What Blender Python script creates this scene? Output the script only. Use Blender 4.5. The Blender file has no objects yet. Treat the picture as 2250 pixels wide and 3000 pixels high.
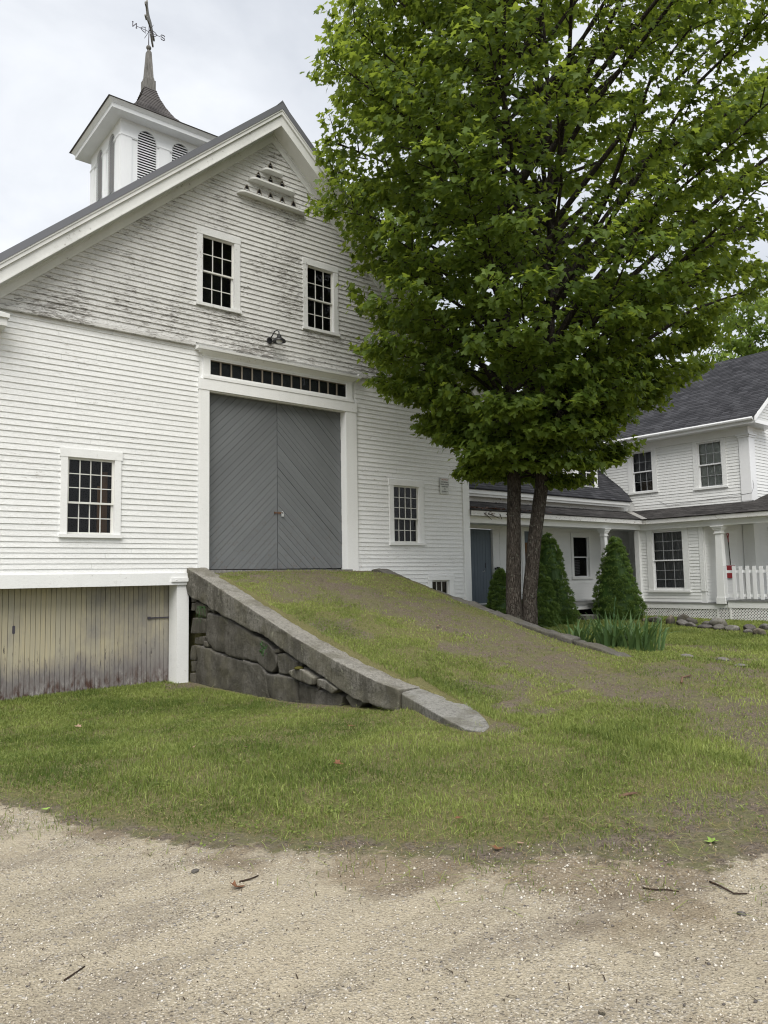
import bpy, bmesh, math, random
import numpy as np
from mathutils import Vector, Matrix

random.seed(7)
rng = np.random.default_rng(7)
S = bpy.context.scene
COL = S.collection
R = math.radians

# ------------------------------------------------------------------ camera
CAMPOS = np.array([0.0, 0.0, 1.6])
yaw, pit, rol = R(-39.075), R(4.881), R(-1.011)
cy, sy, cp, sp, cr, sr = math.cos(yaw), math.sin(yaw), math.cos(pit), math.sin(pit), math.cos(rol), math.sin(rol)
FWD = np.array([-sy * cp, cy * cp, sp]); RT0 = np.array([cy, sy, 0.0]); UP0 = np.cross(RT0, FWD)
RT = cr * RT0 + sr * UP0; UP = -sr * RT0 + cr * UP0
cd = bpy.data.cameras.new('camera'); cam = bpy.data.objects.new('camera', cd); COL.objects.link(cam)
cam.matrix_world = Matrix(((RT[0], UP[0], -FWD[0], CAMPOS[0]), (RT[1], UP[1], -FWD[1], CAMPOS[1]), (RT[2], UP[2], -FWD[2], CAMPOS[2]), (0, 0, 0, 1)))
cd.sensor_fit = 'VERTICAL'; cd.sensor_height = 36.0; cd.lens = 2184.0 / 3000.0 * 36.0
cd.clip_start = 0.05; cd.clip_end = 3000
S.camera = cam

# ------------------------------------------------------------------ sky, sun, exposure
SUN_EL, SUN_AZ = 52.0, 222.0        # compass style: 0 = +y, 90 = +x  (behind the camera, to its left)
world = bpy.data.worlds.new('World'); S.world = world; world.use_nodes = True
wn, wl = world.node_tree.nodes, world.node_tree.links
wn.clear()
w_out = wn.new('ShaderNodeOutputWorld'); w_bg = wn.new('ShaderNodeBackground'); w_sky = wn.new('ShaderNodeTexSky')
w_sky.sky_type = 'NISHITA'; w_sky.sun_disc = False; w_sky.sun_elevation = R(SUN_EL); w_sky.sun_rotation = R(SUN_AZ)
w_sky.air_density = 1.0; w_sky.dust_density = 2.0
w_tc = wn.new('ShaderNodeTexCoord')
w_map = wn.new('ShaderNodeMapping'); w_map.inputs['Scale'].default_value = (1.0, 1.0, 1.9)
w_n1 = wn.new('ShaderNodeTexNoise'); w_n1.inputs['Scale'].default_value = 2.6; w_n1.inputs['Detail'].default_value = 7; w_n1.inputs['Roughness'].default_value = 0.52; w_n1.inputs['Distortion'].default_value = 0.25
w_rp = wn.new('ShaderNodeValToRGB')
w_rp.color_ramp.elements[0].position = 0.36; w_rp.color_ramp.elements[0].color = (2.82, 2.96, 3.2, 1)
w_rp.color_ramp.elements[1].position = 0.60; w_rp.color_ramp.elements[1].color = (4.0, 4.1, 4.25, 1)
w_mx = wn.new('ShaderNodeMix'); w_mx.data_type = 'RGBA'; w_mx.inputs[0].default_value = 0.94
wl.new(w_tc.outputs['Generated'], w_map.inputs['Vector']); wl.new(w_map.outputs['Vector'], w_n1.inputs['Vector'])
wl.new(w_n1.outputs['Fac'], w_rp.inputs['Fac'])
wl.new(w_sky.outputs['Color'], w_mx.inputs[6]); wl.new(w_rp.outputs['Color'], w_mx.inputs[7])
wl.new(w_mx.outputs[2], w_bg.inputs['Color']); w_bg.inputs['Strength'].default_value = 0.1
wl.new(w_bg.outputs['Background'], w_out.inputs['Surface'])
sd = bpy.data.lights.new('sun', 'SUN'); sun = bpy.data.objects.new('sun', sd); COL.objects.link(sun)
sd.energy = 1.5; sd.angle = R(50); sd.color = (1.0, 0.96, 0.9)
_d = Vector((math.sin(R(SUN_AZ)) * math.cos(R(SUN_EL)), math.cos(R(SUN_AZ)) * math.cos(R(SUN_EL)), math.sin(R(SUN_EL))))
sun.rotation_euler = _d.to_track_quat('Z', 'Y').to_euler()
S.view_settings.view_transform = 'Standard'; S.view_settings.look = 'None'
S.view_settings.exposure = 1.34; S.view_settings.gamma = 1.0; S.view_settings.use_curve_mapping = False
S.render.engine = 'CYCLES'
S.cycles.use_denoising = True; S.cycles.filter_width = 1.15

# ------------------------------------------------------------------ material helpers
class NT:
    def __init__(s, name):
        s.m = bpy.data.materials.new(name); s.m.use_nodes = True
        s.t = s.m.node_tree; s.t.nodes.clear()
        s.out = s.t.nodes.new('ShaderNodeOutputMaterial')
        s._geo = None
    def n(s, typ, **kw):
        x = s.t.nodes.new(typ)
        for k, v in kw.items():
            setattr(x, k, v)
        return x
    def link(s, a, b): s.t.links.new(a, b)
    def put(s, sock, v):
        if isinstance(v, bpy.types.NodeSocket): s.link(v, sock)
        elif isinstance(v, (tuple, list)) and len(v) == 3 and sock.type == 'RGBA': sock.default_value = (*v, 1)
        else: sock.default_value = v
    @property
    def pos(s):
        if s._geo is None: s._geo = s.n('ShaderNodeNewGeometry')
        return s._geo.outputs['Position']
    def mapv(s, vec, scale=(1, 1, 1), rot=(0, 0, 0), loc=(0, 0, 0)):
        x = s.n('ShaderNodeMapping'); s.link(vec, x.inputs['Vector'])
        x.inputs['Scale'].default_value = scale; x.inputs['Rotation'].default_value = rot; x.inputs['Location'].default_value = loc
        return x.outputs['Vector']
    def noise(s, vec, scale, detail=3, rough=0.55, dist=0.0):
        x = s.n('ShaderNodeTexNoise'); s.link(vec, x.inputs['Vector'])
        x.inputs['Scale'].default_value = scale; x.inputs['Detail'].default_value = detail
        x.inputs['Roughness'].default_value = rough; x.inputs['Distortion'].default_value = dist
        return x.outputs['Fac']
    def voro(s, vec, scale, feature='F1', out='Distance', rand=1.0):
        x = s.n('ShaderNodeTexVoronoi', feature=feature); s.link(vec, x.inputs['Vector'])
        x.inputs['Scale'].default_value = scale; x.inputs['Randomness'].default_value = rand
        return x.outputs[out]
    def ramp(s, fac, stops, interp='LINEAR'):
        x = s.n('ShaderNodeValToRGB'); s.put(x.inputs['Fac'], fac); cr_ = x.color_ramp; cr_.interpolation = interp
        while len(cr_.elements) < len(stops): cr_.elements.new(0.5)
        for e, (p, c) in zip(cr_.elements, stops):
            e.position = p; e.color = (*c, 1) if isinstance(c, (tuple, list)) else (c, c, c, 1)
        return x.outputs['Color']
    def mr(s, v, a, b, c=0.0, d=1.0, smooth=False):
        x = s.n('ShaderNodeMapRange'); s.put(x.inputs[0], v)
        if smooth: x.interpolation_type = 'SMOOTHSTEP'
        for i, q in enumerate((a, b, c, d)): x.inputs[i + 1].default_value = q
        return x.outputs[0]
    def math(s, op, a, b=0.5, c=None, clamp=False):
        x = s.n('ShaderNodeMath', operation=op); x.use_clamp = clamp
        s.put(x.inputs[0], a); s.put(x.inputs[1], b)
        if c is not None: s.put(x.inputs[2], c)
        return x.outputs[0]
    def mix(s, fac, a, b, blend='MIX'):
        x = s.n('ShaderNodeMix', data_type='RGBA', blend_type=blend)
        s.put(x.inputs[0], fac); s.put(x.inputs[6], a); s.put(x.inputs[7], b)
        return x.outputs[2]
    def sep(s, vec):
        x = s.n('ShaderNodeSeparateXYZ'); s.link(vec, x.inputs[0]); return x.outputs
    def comb(s, a, b, c):
        x = s.n('ShaderNodeCombineXYZ'); s.put(x.inputs[0], a); s.put(x.inputs[1], b); s.put(x.inputs[2], c); return x.outputs[0]
    def attr(s, name, out='Fac'):
        x = s.n('ShaderNodeAttribute', attribute_name=name); return x.outputs[out]
    def rand(s): return s.n('ShaderNodeObjectInfo').outputs['Random']
    def bump(s, h, strength=0.4, dist=0.01):
        x = s.n('ShaderNodeBump'); s.put(x.inputs['Height'], h); x.inputs['Strength'].default_value = strength; x.inputs['Distance'].default_value = dist
        return x.outputs['Normal']
    def bsdf(s, col, rough=0.7, normal=None, spec=0.3, metal=0.0):
        x = s.n('ShaderNodeBsdfPrincipled'); s.put(x.inputs['Base Color'], col); s.put(x.inputs['Roughness'], rough)
        x.inputs['Specular IOR Level'].default_value = spec; x.inputs['Metallic'].default_value = metal
        if normal is not None: s.link(normal, x.inputs['Normal'])
        return x.outputs['BSDF']
    def done(s, sh):
        s.link(sh, s.out.inputs['Surface']); return s.m

def m_paint(name, col, wood, worn, patch_scale=0.8, streak=(3.0, 3.0, 16.0), grime=0.12, rough=0.55, zwear=None, crack=0.5):
    """painted boards: patches where flakes have come off down to grey wood, streaked along the grain"""
    t = NT(name); p = t.pos
    big = t.noise(p, patch_scale, 3, 0.6)
    fine = t.noise(t.mapv(p, streak), 2.3, 6, 0.72, 0.4)
    tiny = t.noise(t.mapv(p, (14, 14, 60)), 1.0, 4, 0.7, 0.3)
    a = t.math('MULTIPLY', t.math('SUBTRACT', big, 0.5), 0.5)
    k = t.math('ADD', t.math('ADD', fine, a), t.math('MULTIPLY', t.math('SUBTRACT', tiny, 0.5), 0.38))
    if zwear:
        z = t.sep(p)[2]
        k = t.math('ADD', k, t.mr(z, zwear[0], zwear[1], zwear[2], zwear[3], True))
    k = t.math('ADD', k, t.math('MULTIPLY', t.math('SUBTRACT', t.rand(), 0.5), 0.07))
    mask = t.mr(k, 1.0 - worn, 1.0 - worn + 0.06)
    lift = t.mr(k, 1.0 - worn - 0.07, 1.0 - worn)
    dirt = t.mr(t.noise(t.mapv(p, (1.6, 1.6, 0.6)), 1.3, 5, 0.6), 0.35, 0.75)
    c = t.mix(t.math('MULTIPLY', dirt, grime), col, tuple(q * 0.55 for q in col))
    c = t.mix(t.math('MULTIPLY', t.rand(), 0.10), c, tuple(q * 0.72 for q in col))
    c = t.mix(mask, c, t.mix(t.noise(t.mapv(p, (4, 4, 40)), 3, 3), wood, tuple(q * 1.9 for q in wood)))
    cr1 = t.noise(t.mapv(p, (9, 9, 38)), 1.6, 4, 0.7, 0.6)
    crackm = t.math('MULTIPLY', t.math('SUBTRACT', 1.0, t.mr(t.math('ABSOLUTE', t.math('SUBTRACT', cr1, 0.5)), 0.0, 0.035)), crack)
    c = t.mix(t.math('MULTIPLY', crackm, 0.5), c, tuple(q * 0.45 for q in col))
    h = t.math('ADD', t.math('MULTIPLY', t.math('SUBTRACT', lift, t.math('MULTIPLY', mask, 1.6)), 0.5), t.math('MULTIPLY', crackm, -0.5))
    nrm = t.bump(h, 0.6, 0.006)
    return t.done(t.bsdf(c, rough, nrm, 0.3))

def m_plain(name, col, rough=0.6, spec=0.3, metal=0.0, var=0.15, scale=6.0, bump=0.15):
    t = NT(name); p = t.pos
    f = t.noise(p, scale, 5, 0.6)
    c = t.mix(f, tuple(q * (1 - var) for q in col), tuple(min(1, q * (1 + var)) for q in col))
    return t.done(t.bsdf(c, rough, t.bump(t.noise(p, scale * 9, 4), bump, 0.004), spec, metal))

WHITE = (0.80, 0.81, 0.80)
M = {}
M['clap'] = m_paint('clapboard_paint', WHITE, (0.30, 0.28, 0.25), 0.30, 0.7, grime=0.07, crack=0.7)
M['gable'] = m_paint('weathered_gable_paint', (0.68, 0.68, 0.66), (0.15, 0.143, 0.132), 0.43, 0.9, streak=(3.2, 3.2, 21.0), grime=0.30, zwear=(6.2, 8.6, 0.035, -0.02), crack=1.0)
M['trim'] = m_paint('trim_paint', WHITE, (0.33, 0.31, 0.28), 0.28, 0.9, streak=(7, 7, 7), grime=0.14, crack=0.35)
M['rake'] = m_paint('rake_paint', (0.70, 0.71, 0.69), (0.25, 0.24, 0.22), 0.335, 1.2, streak=(6, 6, 6), grime=0.30, crack=0.3)
M['casing'] = m_paint('worn_casing_paint', (0.72, 0.73, 0.72), (0.25, 0.23, 0.21), 0.36, 1.2, streak=(12, 12, 3.0), grime=0.22, crack=0.6)
M['house'] = m_paint('house_paint', WHITE, (0.36, 0.34, 0.31), 0.235, 0.6, grime=0.10, crack=0.25)
M['rot'] = m_paint('rotting_fascia_paint', (0.74, 0.74, 0.72), (0.11, 0.075, 0.055), 0.385, 1.2, streak=(4, 4, 12), grime=0.2, crack=0.6)
M['cupola'] = m_paint('cupola_paint', (0.76, 0.78, 0.79), (0.36, 0.36, 0.35), 0.25, 1.0, streak=(5, 5, 3), grime=0.15, crack=0.3)
M['muntin'] = m_paint('muntin_paint', (0.66, 0.66, 0.62), (0.25, 0.22, 0.18), 0.33, 2.5, streak=(14, 14, 14), grime=0.15, crack=0.2)
M['brownmuntin'] = m_plain('bare_muntin_wood', (0.20, 0.175, 0.14), 0.8)
M['vinyl'] = m_plain('white_vinyl', (0.78, 0.79, 0.80), 0.35, 0.4, var=0.03, bump=0.02)
M['gridgrey'] = m_plain('grey_window_grid', (0.33, 0.34, 0.35), 0.5, 0.3, var=0.03, bump=0.0)
M['dullbox'] = m_plain('cardboard', (0.09, 0.07, 0.055), 0.9, 0.1)
M['metal'] = m_plain('grey_metal_edge', (0.135, 0.14, 0.155), 0.42, 0.5, var=0.1, scale=2.0, bump=0.03)
M['black'] = m_plain('black_enamel', (0.014, 0.014, 0.016), 0.35, 0.5, var=0.2)
M['bulb'] = m_plain('frosted_lens', (0.62, 0.64, 0.66), 0.25, 0.5, var=0.05, bump=0.0)
M['dark'] = m_plain('dark_interior', (0.012, 0.012, 0.013), 0.9, 0.05, var=0.3, bump=0.0)  # near-black: the darkness of unlit spaces is put into the colour
M['slateint'] = m_plain('dark_slate_room', (0.035, 0.038, 0.042), 0.8, 0.1, var=0.5, scale=3, bump=0.0)  # dark slate grey for the space behind the transom panes
M['greyint'] = m_plain('dim_room', (0.12, 0.12, 0.122), 0.9, 0.05, var=0.3, bump=0.0)
M['blind'] = m_plain('blind_slats', (0.80, 0.83, 0.80), 0.6, 0.2, var=0.05, bump=0.0)
M['curtain'] = m_plain('grey_curtain', (0.25, 0.25, 0.26), 0.85, 0.1, var=0.12, bump=0.05)
M['brown'] = m_plain('brown_curtain', (0.16, 0.09, 0.045), 0.9, 0.1, var=0.25, bump=0.05)
M['red'] = m_plain('red_plastic', (0.27, 0.012, 0.016), 0.45, 0.4, var=0.12, bump=0.03)
M['steel'] = m_plain('galvanised_steel', (0.62, 0.63, 0.63), 0.35, 0.5, 0.6, var=0.1, bump=0.02)
M['rust'] = m_plain('rusty_iron', (0.13, 0.075, 0.05), 0.85, 0.2, 0.0, var=0.4, scale=40)
M['iron'] = m_plain('weathered_iron', (0.075, 0.068, 0.085), 0.6, 0.4, 0.3, var=0.3, scale=20)
M['zinc'] = m_plain('weathered_vane_copper', (0.17, 0.165, 0.145), 0.65, 0.3, 0.2, var=0.4, scale=14)
M['lattice'] = m_plain('lattice_plastic', (0.76, 0.76, 0.74), 0.5, 0.3, var=0.08, bump=0.02)
M['paper'] = m_plain('faded_sign_board', (0.62, 0.64, 0.62), 0.6, 0.2, var=0.06, scale=14, bump=0.02)
M['inkred'] = m_plain('faded_red_print', (0.42, 0.22, 0.20), 0.7, 0.1, var=0.2, scale=90, bump=0.0)
M['ink'] = m_plain('faded_black_print', (0.15, 0.155, 0.15), 0.7, 0.1, var=0.3, scale=90, bump=0.0)
M['deck'] = m_plain('grey_deck_paint', (0.22, 0.225, 0.215), 0.7, 0.2, var=0.3, scale=4)
M['flash'] = m_plain('valley_flashing', (0.42, 0.41, 0.39), 0.45, 0.4, 0.3, var=0.3, scale=5)

def mk_glass():
    t = NT('window_glass')
    tr = t.n('ShaderNodeBsdfTransparent'); gl = t.n('ShaderNodeBsdfGlossy'); gl.inputs['Roughness'].default_value = 0.02
    wob = t.noise(t.pos, 5.0, 2); nb = t.bump(wob, 0.12, 0.02); t.link(nb, gl.inputs['Normal'])
    fr = t.n('ShaderNodeFresnel'); fr.inputs['IOR'].default_value = 1.36
    tr.inputs['Color'].default_value = (0.93, 0.95, 0.95, 1)
    mx = t.n('ShaderNodeMixShader'); t.link(fr.outputs[0], mx.inputs[0]); t.link(tr.outputs[0], mx.inputs[1]); t.link(gl.outputs[0], mx.inputs[2])
    du = t.n('ShaderNodeBsdfDiffuse'); du.inputs['Color'].default_value = (0.35, 0.36, 0.36, 1)
    m2 = t.n('ShaderNodeMixShader'); t.put(m2.inputs[0], t.mr(t.noise(t.pos, 9, 5, 0.7), 0.60, 0.85, 0.004, 0.06))
    t.link(mx.outputs[0], m2.inputs[1]); t.link(du.outputs[0], m2.inputs[2])
    return t.done(m2.outputs[0])
M['glass'] = mk_glass()

def mk_greydoor():
    t = NT('grey_door_paint'); p = t.pos
    d = t.mapv(p, (1, 1, 1))
    f = t.noise(d, 2.2, 5, 0.65)
    c = t.mix(f, (0.130, 0.140, 0.146), (0.168, 0.178, 0.183))
    c = t.mix(t.math('MULTIPLY', t.rand(), 0.38), c, (0.100, 0.105, 0.108))
    z = t.sep(p)[2]
    low = t.mr(z, 1.75, 3.4, 1.0, 0.0)
    worn = t.math('MULTIPLY', t.mr(t.noise(t.mapv(p, (5, 5, 5)), 3, 6, 0.75, 0.8), 0.56, 0.63), low)
    c = t.mix(t.math('MULTIPLY', worn, 0.75), c, (0.12, 0.095, 0.075))
    c = t.mix(t.mr(t.noise(p, 38, 3, 0.6), 0.70, 0.74), c, (0.09, 0.08, 0.07))
    return t.done(t.bsdf(c, 0.62, t.bump(t.noise(p, 30, 4), 0.25, 0.004), 0.3))
M['greydoor'] = mk_greydoor()

def mk_blue():
    t = NT('slate_blue_door_paint'); p = t.pos
    c = t.mix(t.noise(p, 3, 4), (0.105, 0.135, 0.165), (0.145, 0.18, 0.21))
    return t.done(t.bsdf(c, 0.55, t.bump(t.noise(t.mapv(p, (30, 30, 2)), 3, 4), 0.15, 0.003)))
M['blue'] = mk_blue()

def mk_yellow():
    t = NT('stained_cream_boards'); p = t.pos
    xyz = t.sep(p)
    grain = t.noise(t.mapv(p, (34, 34, 1.5)), 1.5, 6, 0.7, 0.3)
    tint = t.mix(t.rand(), (0.50, 0.435, 0.27), (0.42, 0.385, 0.285))
    c = t.mix(t.mr(grain, 0.3, 0.7), tint, (0.37, 0.345, 0.27))
    g2 = t.noise(t.mapv(p, (0.9, 0.9, 0.7)), 1.6, 5, 0.65)
    greyx = t.mr(xyz[0], 3.6, 6.0, 0.0, 0.30)
    grey = t.mr(t.math('ADD', g2, greyx), 0.56, 0.84)
    c = t.mix(t.math('MULTIPLY', grey, 0.85), c, (0.235, 0.225, 0.21))
    bl = t.noise(t.mapv(p, (26, 26, 3.2)), 1.0, 5, 0.75)
    lowk = t.mr(xyz[2], -0.35, 0.95, 0.19, 0.0)
    c = t.mix(t.mr(t.math('ADD', bl, lowk), 0.69, 0.75), c, (0.075, 0.065, 0.06))
    edge = t.math('ADD', xyz[2], t.math('MULTIPLY', t.math('SUBTRACT', t.noise(t.mapv(p, (2.2, 2.2, 0.5)), 1.7, 5, 0.75), 0.5), 0.9))
    c = t.mix(t.mr(edge, 0.35, -0.02), c, (0.20, 0.185, 0.18))
    r2 = t.noise(t.mapv(p, (11, 11, 4)), 1.4, 5, 0.7)
    low = t.mr(edge, 0.05, -0.28)
    c = t.mix(t.math('MULTIPLY', low, t.mr(r2, 0.45, 0.62)), c, (0.085, 0.05, 0.04))
    c = t.mix(t.math('MULTIPLY', low, t.mr(r2, 0.42, 0.30)), c, (0.40, 0.38, 0.36))
    return t.done(t.bsdf(c, 0.8, t.bump(grain, 0.35, 0.006), 0.15))
M['yellow'] = mk_yellow()

def mk_granite(name, a, b, lich=0.5):
    t = NT(name); p = t.pos
    sp1 = t.noise(p, 55, 4, 0.8); sp2 = t.noise(p, 21, 6, 0.8); big = t.noise(p, 1.9, 5, 0.6); mid = t.noise(p, 7, 6, 0.75)
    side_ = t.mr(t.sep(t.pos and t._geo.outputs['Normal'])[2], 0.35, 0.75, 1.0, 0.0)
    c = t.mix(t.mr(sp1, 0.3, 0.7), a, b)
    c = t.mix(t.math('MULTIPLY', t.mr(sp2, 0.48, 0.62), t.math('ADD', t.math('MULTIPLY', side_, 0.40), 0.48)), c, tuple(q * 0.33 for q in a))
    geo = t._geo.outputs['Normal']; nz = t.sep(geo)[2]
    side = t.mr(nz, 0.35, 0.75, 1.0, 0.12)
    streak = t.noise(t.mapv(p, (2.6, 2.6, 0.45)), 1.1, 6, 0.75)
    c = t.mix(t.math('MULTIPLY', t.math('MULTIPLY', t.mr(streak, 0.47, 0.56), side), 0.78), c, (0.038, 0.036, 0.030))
    c = t.mix(t.math('MULTIPLY', side, 0.60), c, (0.075, 0.070, 0.056))  # upright faces darkened: shade put into the colour over the lichen stain
    c = t.mix(t.math('MULTIPLY', t.mr(big, 0.48, 0.60), 0.5), c, (0.105, 0.098, 0.068))
    c = t.mix(t.math('MULTIPLY', t.mr(mid, 0.60, 0.68), lich), c, (0.33, 0.335, 0.25))
    h = t.math('ADD', t.math('MULTIPLY', sp2, 0.6), t.math('ADD', t.math('MULTIPLY', mid, 0.8), t.math('MULTIPLY', sp1, 0.25)))
    return t.done(t.bsdf(c, 0.9, t.bump(h, 1.0, 0.035), 0.15))
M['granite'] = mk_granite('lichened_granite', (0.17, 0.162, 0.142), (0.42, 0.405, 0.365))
M['granite_dark'] = mk_granite('dark_granite', (0.10, 0.096, 0.088), (0.20, 0.19, 0.172), 0.2)
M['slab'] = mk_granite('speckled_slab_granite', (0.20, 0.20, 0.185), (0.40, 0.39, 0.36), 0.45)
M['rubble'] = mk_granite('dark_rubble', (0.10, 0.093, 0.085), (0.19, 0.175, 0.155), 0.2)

def mk_shingle(name, a, b):
    t = NT(name); p = t.pos
    c = t.mix(t.noise(p, 60, 3, 0.7), a, b)
    c = t.mix(t.mr(t.noise(p, 1.3, 4), 0.4, 0.7), c, tuple(q * 0.8 for q in a))
    c = t.mix(t.math('MULTIPLY', t.attr('tone'), 0.6), c, tuple(min(1, q * 1.55) for q in b))
    return t.done(t.bsdf(c, 0.9, t.bump(t.noise(p, 140, 2), 0.3, 0.004), 0.15))
M['shingle'] = mk_shingle('charcoal_shingles', (0.035, 0.036, 0.041), (0.065, 0.066, 0.073))
M['porchroof'] = mk_shingle('worn_porch_shingles', (0.042, 0.040, 0.040), (0.080, 0.076, 0.074))
M['woodshingle'] = mk_shingle('weathered_wood_shingles', (0.075, 0.07, 0.07), (0.15, 0.14, 0.135))

def mk_weathered():
    t = NT('weathered_bare_wood'); p = t.pos
    g = t.noise(t.mapv(p, (20, 20, 2)), 1.6, 6, 0.7, 0.5)
    c = t.ramp(g, [(0.25, (0.05, 0.048, 0.045)), (0.5, (0.16, 0.155, 0.145)), (0.75, (0.27, 0.262, 0.25))])
    return t.done(t.bsdf(c, 0.9, t.bump(g, 0.6, 0.01), 0.1))
M['weathered'] = mk_weathered()

def mk_bark():
    t = NT('grey_maple_bark'); p = t.pos
    furrow = t.noise(t.mapv(p, (17, 17, 4.0)), 1.8, 7, 0.72, 0.9)
    plate = t.voro(t.mapv(p, (34, 34, 9)), 1.0, 'DISTANCE_TO_EDGE')
    c = t.ramp(furrow, [(0.34, (0.020, 0.017, 0.014)), (0.5, (0.072, 0.061, 0.051)), (0.70, (0.150, 0.135, 0.115))])
    c = t.mix(t.mr(plate, 0.0, 0.10, 0.65, 0.0), c, (0.03, 0.025, 0.02))
    c = t.mix(t.math('MULTIPLY', t.mr(t.noise(p, 13, 4, 0.65), 0.58, 0.66), 0.5), c, (0.20, 0.205, 0.165))
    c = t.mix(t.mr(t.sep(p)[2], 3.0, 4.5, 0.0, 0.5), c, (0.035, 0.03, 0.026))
    h = t.math('ADD', furrow, t.math('MULTIPLY', t.mr(plate, 0, 0.18), 0.7))
    return t.done(t.bsdf(c, 0.95, t.bump(h, 1.0, 0.03), 0.1))
M['bark'] = mk_bark()

def mk_leaf(name, dark, light, trans, tf=0.45):
    t = NT(name)
    v = t.attr('tone')
    c = t.mix(v, dark, light); c2 = t.mix(v, tuple(q * 0.8 for q in trans), trans)
    df = t.n('ShaderNodeBsdfPrincipled'); t.link(c, df.inputs['Base Color']); df.inputs['Roughness'].default_value = 0.5; df.inputs['Specular IOR Level'].default_value = 0.25
    tr = t.n('ShaderNodeBsdfTranslucent'); t.link(c2, tr.inputs['Color'])
    mx = t.n('ShaderNodeMixShader'); mx.inputs[0].default_value = tf
    t.link(df.outputs[0], mx.inputs[1]); t.link(tr.outputs[0], mx.inputs[2])
    return t.done(mx.outputs[0])
M['leaf'] = mk_leaf('maple_leaf', (0.044, 0.083, 0.013), (0.150, 0.222, 0.048), (0.33, 0.42, 0.05), 0.52)
M['farleaf'] = mk_leaf('far_leaf', (0.075, 0.13, 0.022), (0.17, 0.25, 0.05), (0.32, 0.42, 0.06), 0.5)
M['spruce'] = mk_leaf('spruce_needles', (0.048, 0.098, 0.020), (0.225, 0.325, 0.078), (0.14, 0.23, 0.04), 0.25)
M['iris'] = mk_leaf('iris_leaf', (0.050, 0.105, 0.040), (0.125, 0.20, 0.072), (0.15, 0.25, 0.05), 0.26)
M['grass'] = mk_leaf('grass_blade', (0.062, 0.106, 0.018), (0.325, 0.375, 0.105), (0.20, 0.27, 0.04), 0.3)
M['straw'] = mk_leaf('dry_straw', (0.16, 0.10, 0.05), (0.36, 0.29, 0.16), (0.2, 0.15, 0.07), 0.15)
M['deadleaf'] = m_plain('dry_brown_leaf', (0.17, 0.085, 0.048), 0.8, 0.1, var=0.45, scale=30)
M['pinkleaf'] = m_plain('faded_pinkish_leaf', (0.36, 0.24, 0.18), 0.8, 0.1, var=0.3, scale=30)
M['greenleaf'] = m_plain('fresh_green_leaf', (0.22, 0.34, 0.07), 0.6, 0.2, var=0.25, scale=20)
M['twig'] = m_plain('dark_twig', (0.045, 0.032, 0.024), 0.9, 0.1, var=0.4, scale=40)
M['deadbark'] = m_plain('dead_bark', (0.15, 0.095, 0.065), 0.9, 0.1, var=0.4, scale=30)
M['moss'] = m_plain('moss', (0.07, 0.065, 0.018), 0.95, 0.05, var=0.4, scale=60, bump=0.6)
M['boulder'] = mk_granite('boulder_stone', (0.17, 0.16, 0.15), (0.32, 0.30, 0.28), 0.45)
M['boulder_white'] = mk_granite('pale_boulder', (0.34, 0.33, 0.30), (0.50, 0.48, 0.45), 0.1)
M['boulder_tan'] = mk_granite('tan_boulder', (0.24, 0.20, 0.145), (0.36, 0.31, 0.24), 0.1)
M['boulder_dark'] = mk_granite('dark_boulder', (0.10, 0.09, 0.085), (0.22, 0.20, 0.19), 0.3)

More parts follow.
